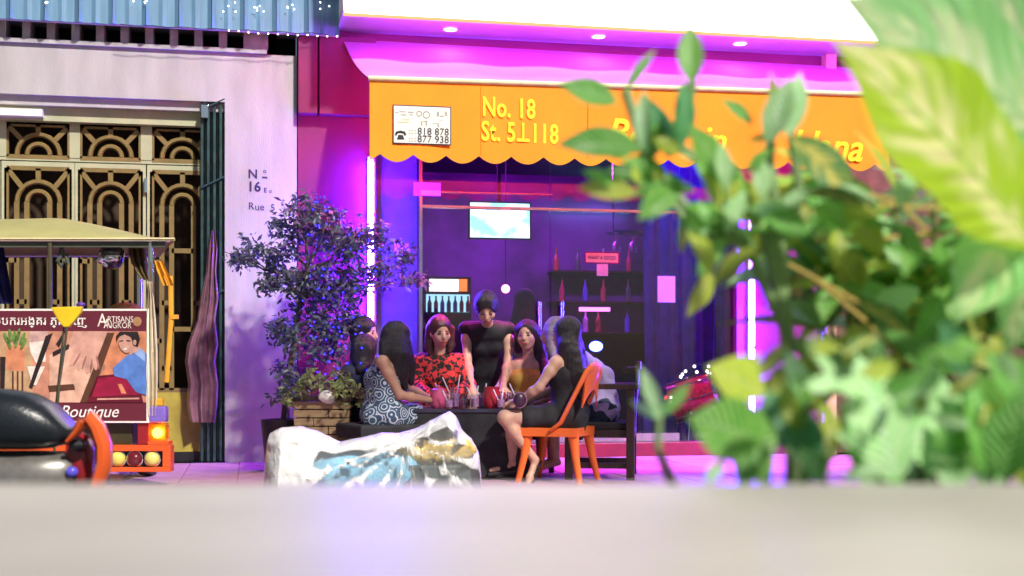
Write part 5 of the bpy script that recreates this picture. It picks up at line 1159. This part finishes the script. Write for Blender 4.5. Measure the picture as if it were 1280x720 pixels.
t_ = MB(); t_.cbox(137, 593, 152, 602, DK + .05, .02); t_.build('tow_plate', M('brown_plate', (.35, .25, .15), .6), tk)
for px in (-150, 185):
    a = P(px, 560, DK + .75); rr = .25; a.z = rr - .0; m = MB(); m.lathe([(rr - .09, -.04), (rr - .01, -.045), (rr, 0), (rr - .01, .045), (rr - .09, .04)], a, 28, axis=RT); wh = m.build('wheel', black_pl, tk, smooth=True)
    m = MB(); m.lathe([(.02, -.05), (rr - .092, -.03), (rr - .092, .03), (.02, .05)], a, 20, axis=RT); m.build('rim', chrome, wh)
m = MB(); m.cbox(-200, 468, 160, 490, DK + .5, .5); m.build('seat', M('maroon_seat', (.2, .03, .03), .5), tk, bevel=.02)
# soft things tied to the carriage
cl = M('cream_cloth', (.70, .62, .45), .85, var=.1, bump=.3, bscale=20); yel = M('yellow_strap', (.72, .34, .02), .6); navy = M('navy_cloth_sheet', (.012, .012, .09), .7, bump=.3)
m = MB(); drape(m, [(352, 181, 191), (365, 184, 190), (370, 183, 192), (400, 179, 195), (440, 178, 197), (480, 181, 197), (520, 184, 195)], DK - .03, .05, 3, .02, 36, seed=2); tag(m.build('tied_cloth', cl, smooth=True), 'cream cloth knotted round the chrome post of the carriage', 'cloth')
m = MB(); drape(m, [(326, 192, 203), (335, 195, 207), (345, 199, 212), (357, 204, 217)], DK - .04, .04, 2, .012, 24, seed=5); tag(m.build('yellow_cloth', yel, smooth=True), 'folded yellow cloth hanging outside the carriage post', 'cloth')
m = MB(); drape(m, [(310, 160, 182), (325, 163, 184), (340, 170, 186), (350, 178, 188)], DK + .3, .05, 3, .03, 30, seed=8, dd=-.25); tag(m.build('rolled_curtain', M('brown_curtain', (.17, .12, .05), .8, bump=.3), smooth=True), 'brown rain curtain rolled up under the carriage roof', 'curtain')
m = MB(); m.tube([P(213, 345, DK + .1), P(214, 395, DK + .1), P(211, 440, DK + .1), P(208, 478, DK + .1)], .016, 8, flat=.4); m.bar(P(213, 396, DK + .1), P(223, 396, DK + .1), .02, .03); tag(m.build('yellow_strap', yel, smooth=True), 'long yellow strap hanging beside the cream cloth', 'strap')
m = MB(); drape(m, [(306, -40, 4), (340, -40, 10), (380, -40, 17)], DK + .35, .06, 3, .03, 30, seed=9); tag(m.build('navy_curtain', navy, smooth=True), 'navy curtain at the left end of the carriage', 'curtain')
t = thing('hanging_helmet', P(140, 322, DK + .25), 'shiny silver and black helmet hung under the carriage roof', 'helmet'); c_ = P(140, 322, DK + .25)
blob('shell', [E(c_, (.085, .1, .085)), E(c_ + UP * .04, (.088, .1, .05))], M('dark_glass_shell', (.03, .04, .05), .08, coat=1.), t, .01, .02)
blob('visor', [C(c_ + D(-.05, -.07, -.01), .03, c_ + D(.05, -.07, -.0), .034), C(c_ + D(-.05, -.07, -.03), .02, c_ + D(-.02, -.07, -.06), .015)], M('bright_visor', (.8, .85, .85), .06, 1), t, .008, .02, .01, 30)
m = MB(); m.tube([c_ + UP * .08, P(140, 303, DK + .25)], .006, 6); m.build('strap', black_pl, t)
m = MB(); c_ = P(78, 306, DK + .1); m.tube([c_, P(77, 318, DK + .1), P(72, 327, DK + .08), P(76, 334, DK + .08), P(80, 326, DK + .1), P(86, 331, DK + .08), P(82, 318, DK + .1)], [.014, .02, .014, .01, .016, .01, .016], 8); tag(m.build('hanging_rag', dk_can, smooth=True), 'dark green rag tied under the middle of the carriage roof', 'rag')
m = MB(); m.ball(P(157, 388, DK + .55), (.12, .1, .06), 14, 8); tag(m.build('seat_cushion', M('ochre_cushion', (.5, .26, .06), .8), smooth=True), 'ochre cushion top showing above the picture board', 'cushion')

# ------------------------------------------------------------------ motorbike close on the left
DM = 4.4
mb_ = thing('motorbike', P(0, 800, DM).xy.to_3d() - UP * .13, 'orange and grey motorbike with a black seat close on the left', 'motorbike')
def loft(rows, d, name, mat, parent, n=20, smooth=True):   # rows: (px, ytop, ybot, half width m)
    m = MB(); vs = []
    for (x, yt_, yb_, hw_) in rows:
        c_ = P(x, (yt_ + yb_) / 2, d); hz = abs(yb_ - yt_) / 2 * d / F
        for k in range(n):
            t = 2 * math.pi * k / n; ct, st = math.cos(t), math.sin(t); e = .75
            vs.append(c_ + UP * (hz * math.copysign(abs(st) ** e, st)) + FW * (hw_ * math.copysign(abs(ct) ** e, ct)))
    N = len(rows); fs = [(i * n + k, i * n + (k + 1) % n, (i + 1) * n + (k + 1) % n, (i + 1) * n + k) for i in range(N - 1) for k in range(n)] + [tuple(range(n))[::-1], tuple((N - 1) * n + k for k in range(n))]
    m.add(vs, fs); return m.build(name, mat, parent, smooth=smooth)
loft([(-220, 500, 560, .1), (-120, 490, 562, .13), (-40, 486, 563, .14), (10, 486, 562, .14), (40, 491, 562, .135), (65, 504, 560, .12), (82, 522, 555, .1), (92, 533, 548, .07), (96, 538, 544, .03)], DM, 'seat', M('black_vinyl_seat', (.012, .016, .02), .32, var=.3, bump=.15, bscale=80), mb_)
loft([(-260, 560, 640, .1), (-100, 562, 655, .12), (0, 563, 650, .12), (50, 563, 640, .11), (85, 566, 625, .09), (96, 572, 612, .06)], DM + .01, 'tail_cover', M('grey_metal_paint', (.22, .21, .19), .35, .5, var=.2, scale=20, coat=.3), mb_)
m = MB(); pts = [(84, 552), (96, 540), (104, 526), (112, 521), (122, 534), (130, 556), (130, 580), (122, 604), (112, 630)]
m.tube([P(x, y, DM - .10) for x, y in pts], [.008, .014, .02, .024, .027, .028, .027, .025, .02], 10, flat=1.6, up=RT); m.tube([P(x, y, DM + .14) for x, y in pts], [.008, .014, .02, .024, .027, .028, .027, .025, .02], 10, flat=1.6, up=RT)
m.bar(P(119, 528, DM - .10), P(119, 528, DM + .14), .03, .05); m.build('grab_rail', orange_body, mb_, smooth=True)
loft([(88, 540, 612, .05), (100, 538, 612, .06), (112, 546, 610, .06), (120, 560, 604, .04)], DM + .02, 'tail_lamp_housing', redbody, mb_)
m = MB(); m.ball(P(97, 556, DM - .07), (.03, .02, .022), 10, 6); m.build('reflector', black_pl, mb_)
m = MB(); m.ball(P(90, 590, DM - .06), (.022, .02, .02), 12, 8); m.build('indicator', M('violet_lens', (.12, .10, .7), .12, coat=.8), mb_, smooth=True)
for px in (70, -330):
    a = P(px, 700, DM + .02); a.z = .16; m = MB(); m.lathe([(.2, -.05), (.27, -.05), (.29, 0), (.27, .05), (.2, .05)], a, 28, axis=FW); wh = m.build('wheel', black_pl, mb_, smooth=True); m = MB(); m.lathe([(.02, -.04), (.199, -.03), (.199, .03), (.02, .04)], a, 20, axis=FW); m.build('rim', chrome, wh)
m = MB(); m.tube([P(70, 715, DM), P(-40, 640, DM), P(-200, 640, DM), P(-300, 560, DM), P(-330, 715, DM)], .03, 8); m.build('frame', black_pl, mb_, smooth=True)
m = MB(); m.tube([P(-300, 560, DM), P(-285, 470, DM - .0)], .025, 8); m.tube([P(-285, 470, DM) - FW * .33, P(-285, 470, DM) + FW * .33], .014, 8); m.build('handlebar', chrome, mb_, smooth=True)
# yellow mirror of a second bike parked between
ym = thing('stem_mirror', P(76, 470, 6.2), 'yellow backed mirror on two thin stems before the picture board', 'mirror')
m = MB(); vs = [P(63, 384, 6.2), P(103, 383, 6.2), P(100, 392, 6.2), P(92, 402, 6.2), P(86, 409, 6.2), P(79, 409, 6.2), P(72, 400, 6.2)]; m.prism(vs, FW * .03); m.build('shell', M('yellow_mirror_shell', (.85, .58, .02), .4), ym, bevel=.006)
m = MB(); m.ball(P(101, 381, 6.22), (.022, .02, .014), 10, 6); m.build('cap', M('purple_cap', (.10, .03, .3), .4), ym, smooth=True)
m = MB(); m.tube([P(84, 407, 6.21), P(80, 440, 6.2), P(74, 480, 6.18), P(68, 560, 6.16), P(66, 700, 6.16)], .006, 6); m.tube([P(80, 407, 6.23), P(76, 450, 6.22), P(70, 505, 6.2), P(66, 560, 6.17)], .005, 6); m.build('stem', M('olive_stem', (.10, .10, .05), .4, .4), ym, smooth=True)
a = P(66, 700, 6.16); a.z = -.13; m = MB(); m.lathe([(.14, 0), (.14, .02), (.03, .05), (.02, .4), (.01, .42)], a, 16); m.build('foot', black_pl, ym)
# ------------------------------------------------------------------ foreground plants
def leaf_mesh(name, mat, ratio=.5, fold=.25, droop=.35, shape=1.0, n=9, tipp=1.0, wav=0.):
    # unit leaf along +X, normal +Z; uv = (along, across -1..1)
    me = bpy.data.meshes.new(name); vs = []; uv = []
    for i in range(n + 1):
        t = i / n; w_ = ratio / 2 * (math.sin(math.pi * t ** shape) ** .8) * (1 if t < .7 else 1 - .25 * ((t - .7) / .3) * tipp)
        z = -droop * t * t * .5
        for s in (-1, -.5, 0, .5, 1): vs.append((t - abs(s) * .04, w_ * s, z + fold * w_ * abs(s) + wav * w_ * abs(s) * math.sin(t * 14 + s))); uv.append((t, s))
    fs = [(i * 5 + j, i * 5 + 5 + j, i * 5 + 6 + j, i * 5 + 1 + j) for i in range(n) for j in range(4)]
    me.from_pydata(vs, [], fs); ul = me.uv_layers.new(name='UVMap')
    for l in me.loops: ul.data[l.index].uv = uv[l.vertex_index]
    me.polygons.foreach_set('use_smooth', [True] * len(me.polygons)); me.materials.append(mat); return me
g_mid = MLeaf('mid_green_leaf', (.18, .54, .07), (.34, .68, .14), (.4, .66, .24), .5)
g_bright = MLeaf('bright_green_leaf', (.14, .46, .06), (.28, .62, .14), (.42, .70, .3), .5)
g_yel = MLeaf('yellow_green_leaf', (.42, .58, .05), (.62, .70, .10), (.6, .7, .25), .5)
g_dark = MLeaf('dark_teal_leaf', (.06, .27, .08), (.13, .40, .14), (.18, .42, .22), .35)
g_mint = MLeaf('mint_leaf', (.40, .80, .28), (.66, .94, .50), (.6, .85, .6), .4)
g_var = MLeaf('variegated_leaf', (.08, .28, .06), (.72, .66, .14), (.75, .65, .2), .4, scale=3.5, mode='blotch')
g_croton = MLeaf('croton_leaf', (.24, .60, .09), (.86, .74, .14), (.65, .5, .1), .35, scale=5, mode='blotch')
g_dieff = MLeaf('dieffenbachia_leaf', (.46, .68, .03), (.95, .92, .40), (.44, .66, .08), .5, scale=2.6, mode='blotch')
g_dieff2 = MLeaf('pale_dieffenbachia_leaf', (.30, .72, .20), (.74, .92, .42), (.40, .76, .28), .5, scale=2.6, mode='blotch')
stem_g = M('green_stem', (.20, .30, .12), .5, var=.2)
stem_b = M('brown_stem', (.20, .15, .07), .6, var=.3)
LM = {}
for k, mt, kw in (('mid', g_mid, {}), ('bright', g_bright, {}), ('yel', g_yel, {}), ('dark', g_dark, {}), ('mint', g_mint, {}), ('var', g_var, dict(ratio=.42)), ('croton', g_croton, dict(ratio=.26, droop=.5, wav=.15)), ('dieff', g_dieff, dict(ratio=.56, fold=.18, droop=.34, n=16, wav=.10)), ('dieff2', g_dieff2, dict(ratio=.56, fold=.18, droop=.34, n=16, wav=.10)), ('round', g_mid, dict(ratio=.85, fold=.12)), ('roundy', g_yel, dict(ratio=.8, fold=.12)), ('mintb', g_mint, dict(ratio=.46, fold=.2, droop=.4))):
    LM[k] = leaf_mesh('leaf', mt, **{**dict(ratio=.48), **kw})
def leaf(kind, base, tip, nrm, parent, wide=1.0):
    base, tip = V(base), V(tip); x = tip - base; L = x.length; x.normalize(); n = V(nrm); n = (n - x * n.dot(x)).normalized(); y = n.cross(x)
    o = link('leaf', LM[kind], parent); o.matrix_local = Matrix.Translation(base - parent_loc(parent)) @ Matrix((x * L, y * L * wide, n * L)).transposed().to_4x4()
    return o
rl = random.Random(11)
def nrm_jit(a=.5): return (-FW * 1.0 + UP * .5 + V((rl.gauss(0, a), rl.gauss(0, a), rl.gauss(0, a)))).normalized()
def plant(name, px, d, label, cat='plant'):
    a = P(px, 640, d); a.z = .45; return thing(name, a, label, cat, 'leafy plants behind the tabletop')
# trough that carries the plants
a = P(1040, 640, 1.75); tr_ = thing('plant_trough', (a.x, a.y, -.13), 'long dark trough holding the plants behind the tabletop', 'planter'); c_ = V((a.x, a.y, 0)) + RT * .25
m = MB(); m.obox(c_ + UP * .14, RT * .95, FW * .42, UP * .27); m.build('box', dark_wood, tr_, bevel=.01); m = MB(); m.obox(c_ + UP * .43, RT * .92, FW * .39, UP * .018); m.build('soil', bark, tr_)
# --- shrub with loose small leaves (centre right)
sA = plant('leafy_shrub', 960, 1.7, 'loose light green shrub reaching in front of the orange awning')
ref = [('mid', 866, 104, 860, 26, .9, 1.62), ('bright', 783, 112, 818, 58, .5, 1.6), ('bright', 770, 128, 700, 98, 1.0, 1.6), ('bright', 800, 186, 696, 168, 1.05, 1.58), ('dark', 850, 182, 862, 96, .8, 1.66), ('mint', 806, 188, 800, 108, .6, 1.64), ('dark', 838, 196, 812, 118, .8, 1.7),
       ('yel', 795, 242, 722, 228, .9, 1.6), ('mid', 902, 226, 868, 148, 1.1, 1.6), ('mid', 930, 250, 868, 180, 1.15, 1.7), ('mint', 960, 178, 988, 92, .9, 1.62), ('mint', 985, 170, 1003, 86, .8, 1.66), ('yel', 962, 150, 972, 86, .9, 1.7), ('bright', 940, 155, 905, 120, .8, 1.72), ('var', 988, 172, 1084, 246, 1.15, 1.6), ('mid', 848, 235, 796, 270, 1.2, 1.62), ('yel', 862, 288, 900, 344, 1.0, 1.62), ('bright', 800, 205, 832, 160, .9, 1.7), ('mint', 948, 196, 958, 250, 1.0, 1.6), ('bright', 880, 290, 930, 262, 1.0, 1.7), ('mid', 905, 300, 870, 345, .9, 1.66), ('mint', 930, 240, 905, 290, .9, 1.66), ('mid', 832, 240, 790, 205, .9, 1.7), ('bright', 824, 226, 812, 276, 1, 1.66),
       ('mint', 900, 180, 912, 240, .7, 1.58), ('yel', 880, 215, 905, 262, .9, 1.6)]
for kd, bx, by, tx, ty, wd, d in ref: leaf(kd, P(bx, by, d), P(tx, ty, d - .015), nrm_jit(.25), sA, wd)
for i in range(30):
    t = rl.random(); cx = 850 + t * 220 + rl.gauss(0, 20); cy = max(236, 264 + rl.gauss(0, 26) + t * 25); L = rl.uniform(48, 86); an = rl.uniform(0, 6.28); d = rl.uniform(1.62, 1.9)
    leaf(rl.choice(['mid', 'bright', 'mint', 'yel', 'yel', 'var', 'mint', 'mint']), P(cx, cy, d), P(cx + L * math.cos(an), cy + L * .8 * math.sin(an), d + rl.uniform(-.03, .03)), nrm_jit(.5), sA, rl.uniform(.8, 1.15))
for i in range(22):
    cx, cy = rl.choice([(800, 190), (830, 230), (860, 250), (795, 235), (880, 270), (845, 190), (960, 175), (905, 235)]); cx += rl.gauss(0, 14); cy += rl.gauss(0, 12); L = rl.uniform(30, 58); an = rl.uniform(2.2, 5.6); d = rl.uniform(1.56, 1.7)
    leaf(rl.choice(['bright', 'mint', 'yel', 'mid', 'bright']), P(cx, cy, d), P(cx + L * math.cos(an), cy + L * math.sin(an) * .8, d), nrm_jit(.4), sA, rl.uniform(.8, 1.1))
m = MB(); rt_ = P(1000, 700, 1.75); rt_.z = .448
for ps in ([(1000, 600), (985, 420), (930, 300), (860, 262), (805, 190), (782, 112)], [(985, 420), (960, 300), (905, 230), (850, 182), (866, 104)], [(985, 430), (975, 300), (962, 200), (965, 150)], [(930, 300), (870, 300), (830, 235), (795, 242)], [(960, 320), (1000, 240), (990, 172)]):
    q = [P(x, y, 1.7) for x, y in ps]; m.tube(([rt_] + q) if ps[0] == (1000, 600) else q, [.011] * (2 if ps[0] == (1000, 600) else 1) + [.007] * (len(q) - 1), 7)
m.build('stem', stem_g, sA, smooth=True)
# --- low plant with round leaves
sB = plant('round_leaf_plant', 930, 1.5, 'low plant with rounded leaves rising just behind the table edge')
for kd, bx, by, tx, ty, wd, d in [('roundy', 955, 492, 888, 452, 1.0, 1.36), ('roundy', 905, 488, 950, 440, .9, 1.38), ('round', 955, 548, 862, 522, .95, 1.31), ('round', 930, 592, 950, 505, .95, 1.36), ('dark', 985, 560, 960, 486, 1.3, 1.38), ('mid', 975, 520, 1020, 462, 1.2, 1.40), ('dark', 1010, 580, 1004, 508, 1.3, 1.36), ('mint', 905, 575, 880, 606, .9, 1.31), ('bright', 940, 560, 928, 616, 1.1, 1.31), ('mid', 960, 560, 950, 612, .9, 1.33), ('yel', 1000, 540, 976, 482, .8, 1.36), ('yel', 1020, 500, 1046, 530, 1, 1.36), ('bright', 1035, 570, 1000, 606, 1.1, 1.34), ('mint', 1000, 560, 1032, 606, .9, 1.33), ('var', 950, 470, 985, 425, .9, 1.40), ('mint', 1010, 500, 980, 432, .7, 1.40), ('bright', 1045, 470, 1030, 404, .8, 1.42), ('mint', 1050, 480, 1100, 440, .8, 1.42)]: leaf(kd, P(bx, by, d), P(tx, ty, d - .01), nrm_jit(.25), sB, wd)
m = MB(); r0 = P(960, 700, 1.38); r0.z = .448
for e in ((905, 488), (955, 548), (985, 560), (1035, 560), (930, 592), (1010, 500)): m.tube([r0, lerp(r0, P(*e, 1.36), .6) + RT * .01, P(*e, 1.36)], [.007, .006, .004], 6)
m.build('stem', stem_g, sB, smooth=True)
sC = plant('thin_sprig', 830, 1.45, 'single thin sprig with three pale leaves in front of the armchair')
for kd, bx, by, tx, ty, wd, d in [('mint', 826, 522, 800, 455, .55, 1.45), ('bright', 826, 520, 866, 476, .6, 1.46), ('mint', 824, 524, 788, 500, .5, 1.46)]: leaf(kd, P(bx, by, d), P(tx, ty, d), nrm_jit(.2), sC, wd)
m = MB(); r0 = P(880, 690, 1.5); r0.z = .448; m.tube([P(824, 522, 1.46), P(822, 560, 1.46), P(838, 600, 1.46), P(860, 640, 1.47), r0], [.004, .005, .006, .007, .008], 6); m.build('stem', stem_g, sC, smooth=True)
# --- big variegated leaves at the right edge
sD = plant('big_leaf_plant', 1250, 1.3, 'plant with huge yellow blotched leaves at the upper right')
for kd, bx, by, tx, ty, wd, d0, d1, nn_ in [('dieff', 1286, 300, 1084, 22, .98, 1.32, 1.22, (.35, -1, .30)), ('dieff2', 1330, 190, 1085, -40, 1.0, 1.42, 1.34, (.1, -1, .45)), ('dieff2', 1300, 230, 1205, 395, .9, 1.36, 1.30, (.2, -1, .5)), ('dieff2', 1350, 170, 1225, -70, .6, 1.5, 1.45, (.2, -1, .3)), ('dieff2', 1340, 250, 1256, 440, .8, 1.4, 1.38, (-.2, -1, .5)), ('dieff', 1360, 260, 1400, 20, .9, 1.45, 1.4, (.2, -1, .3))]:
    leaf(kd, P(bx, by, d0), P(tx, ty, d1), RT * nn_[0] + FW * nn_[1] + UP * nn_[2], sD, wd)
m = MB(); r0 = P(1330, 690, 1.6); r0.z = .448; m.tube([r0, P(1330, 500, 1.5), P(1320, 330, 1.42), P(1300, 240, 1.36)], [.018, .016, .014, .01], 8); m.tube([P(1320, 330, 1.42), P(1280, 300, 1.33)], .008, 6); m.tube([P(1320, 330, 1.42), P(1335, 190, 1.43)], .008, 6); m.build('stem', stem_g, sD, smooth=True)
# --- croton mass
sE = plant('croton_bush', 1130, 1.9, 'dense dark croton bush with yellow streaked narrow leaves')
m = MB(); r0 = P(1150, 690, 1.95); r0.z = .448
heads = [(1080, 330), (1120, 280), (1170, 260), (1210, 310), (1140, 350), (1190, 380), (1240, 350), (1100, 400), (1160, 420), (1230, 420), (1050, 290), (1270, 400), (1030, 370), (1260, 280), (1060, 430), (1040, 250)]
cnt = 0
for hx, hy in heads:
    d = rl.uniform(1.8, 2.05); q = P(hx, hy, d); m.tube([r0, lerp(r0, q, .5) + UP * .05, q - UP * .02, q + UP * .05], [.006, .005, .004, .003], 6)
    for i in range(11):
        an = rl.uniform(0, 6.28); el = rl.uniform(-.5, .9); L = rl.uniform(.10, .17); v_ = (RT * math.cos(an) + FW * math.sin(an)) * math.cos(el) + UP * math.sin(el)
        b_ = q + UP * rl.uniform(-.08, .05); kd = rl.choice(['croton'] * 3 + ['mid', 'var', 'bright', 'yel', 'bright', 'mint']); leaf(kd, b_, b_ + v_ * L, UP + V((rl.gauss(0, .4), rl.gauss(-.4, .4), 0)), sE, 1.0 if kd == 'croton' else .75); cnt += 1
m.build('stem', stem_b, sE, smooth=True)
# arching yellow stems
m = MB()
for ps in ([(1290, 330), (1180, 262), (1060, 252), (985, 275)], [(1290, 300), (1180, 290), (1090, 300), (1020, 300)], [(1280, 420), (1200, 330), (1120, 250), (1050, 238)], [(1230, 420), (1110, 400), (1040, 360), (985, 330)], [(1150, 470), (1080, 400), (1020, 350)]): m.tube([P(x, y, 1.78) for x, y in ps], .0032, 6)
m.build('twig', M('yellow_twig', (.45, .33, .08), .6), sE, smooth=True)
# --- pale broad leaves low right
sF = plant('pale_broadleaf_plant', 1180, 1.65, 'low pale mint plant with broad leaves along the table edge at right')
m = MB(); r0 = P(1180, 690, 1.7); r0.z = .448
for bx, by, tx, ty, wd, kd in [(1120, 600, 1085, 440, 1.2, 'mint'), (1140, 600, 1160, 440, 1.1, 'mintb'), (1110, 610, 1060, 500, 1.0, 'bright'), (1180, 600, 1130, 470, 1.1, 'mintb'), (1170, 590, 1215, 610, 1.0, 'mintb'), (1200, 610, 1190, 470, 1.0, 'mintb'), (1120, 560, 1060, 600, 1.0, 'mintb'), (1240, 600, 1225, 470, 1.1, 'bright'), (1255, 600, 1275, 480, 1.1, 'bright'), (1230, 590, 1200, 520, 1.2, 'mid'), (1150, 570, 1190, 540, .9, 'mint'), (1090, 560, 1050, 540, 1, 'mint'), (1270, 560, 1240, 610, 1, 'mintb'), (1200, 560, 1160, 612, 1, 'mintb'), (1100, 580, 1098, 616, 1, 'mint'), (1145, 560, 1120, 500, 1, 'bright'), (1290, 590, 1262, 540, 1, 'mid'), (1290, 500, 1240, 440, 1.2, 'bright'), (1260, 530, 1210, 460, 1.0, 'mid'), (1210, 470, 1180, 400, 1, 'dark'), (1080, 500, 1040, 450, 1, 'mint')]:
    d = rl.uniform(1.24, 1.42); leaf(kd, P(bx, by, d), P(tx, ty, d - .02), nrm_jit(.3), sF, wd); m.tube([r0, lerp(r0, P(bx, by, d), .6), P(bx, by, d)], [.006, .006, .004], 5)
for i in range(34):
    cx = rl.uniform(1000, 1285); cy = rl.uniform(420, 604); d = rl.uniform(1.2, 1.34); an = rl.uniform(0, 6.28); L = rl.uniform(36, 66)
    leaf(rl.choice(['mint', 'bright', 'yel', 'mid', 'mint', 'var']), P(cx, cy, d), P(cx + L * math.cos(an), min(612, cy + L * math.sin(an) * .8), d + rl.uniform(-.03, .03)), nrm_jit(.5), sF, 1)
for i in range(48):
    cx = rl.uniform(1030, 1290); cy = rl.uniform(250, 606); d = rl.uniform(1.5, 1.75); an = rl.uniform(0, 6.28); L = rl.uniform(60, 110)
    leaf(rl.choice(['yel', 'mint', 'mint', 'bright', 'var', 'yel', 'mid', 'bright']), P(cx, cy, d), P(cx + L * math.cos(an), cy + L * math.sin(an) * .7, d + rl.uniform(-.05, .05)), nrm_jit(.45), sF, 1)
m.build('stem', stem_g, sF, smooth=True)

# ------------------------------------------------------------------ added tree, unseen above the frame, put there to shade the seats in front of the bar
rs = random.Random(5); b_ = V((6.3, 5.0, -.13))
st = thing('added_shade_tree', b_, 'added unseen tree whose crown shades the seats before the bar', 'tree')
m = MB(); m.tube([b_, V((6.25, 5.05, 2.2)), V((5.6, 5.0, 3.9)), V((4.2, 5.0, 4.9)), V((2.8, 5.0, 5.1))], [.17, .14, .11, .07, .03], 10)
for e in ((4.6, 4.4, 5.8), (3.4, 5.7, 5.6), (2.6, 4.6, 4.6), (5.6, 5.6, 5.8), (4.0, 5.3, 4.2)): m.tube([V((5.0, 5.0, 4.4)), lerp((5, 5, 4.4), e, .6) + UP * .15, V(e)], [.06, .04, .015], 7)
m.build('trunk', bark, st, smooth=True); m = MB()
for i in range(5200):
    c_ = V((rs.uniform(1.9, 5.4), 5.0 + rs.gauss(0, .35), rs.uniform(4.05, 5.95))); k = mno.noise(c_ * 1.6)
    if k < .22: continue
    a = V((rs.gauss(0, 1), rs.gauss(0, 1), rs.gauss(-.5, .7))).normalized(); q = a.orthogonal().normalized(); q.rotate(Matrix.Rotation(rs.random() * 6.28, 3, a)); L = rs.uniform(.09, .17)
    m.add([c_, c_ + a * L * .5 + q * L * .25, c_ + a * L, c_ + a * L * .5 - q * L * .25], [(0, 1, 2, 3)])
o = m.build('crown', tree_leaf, st); o['kind'] = 'stuff'
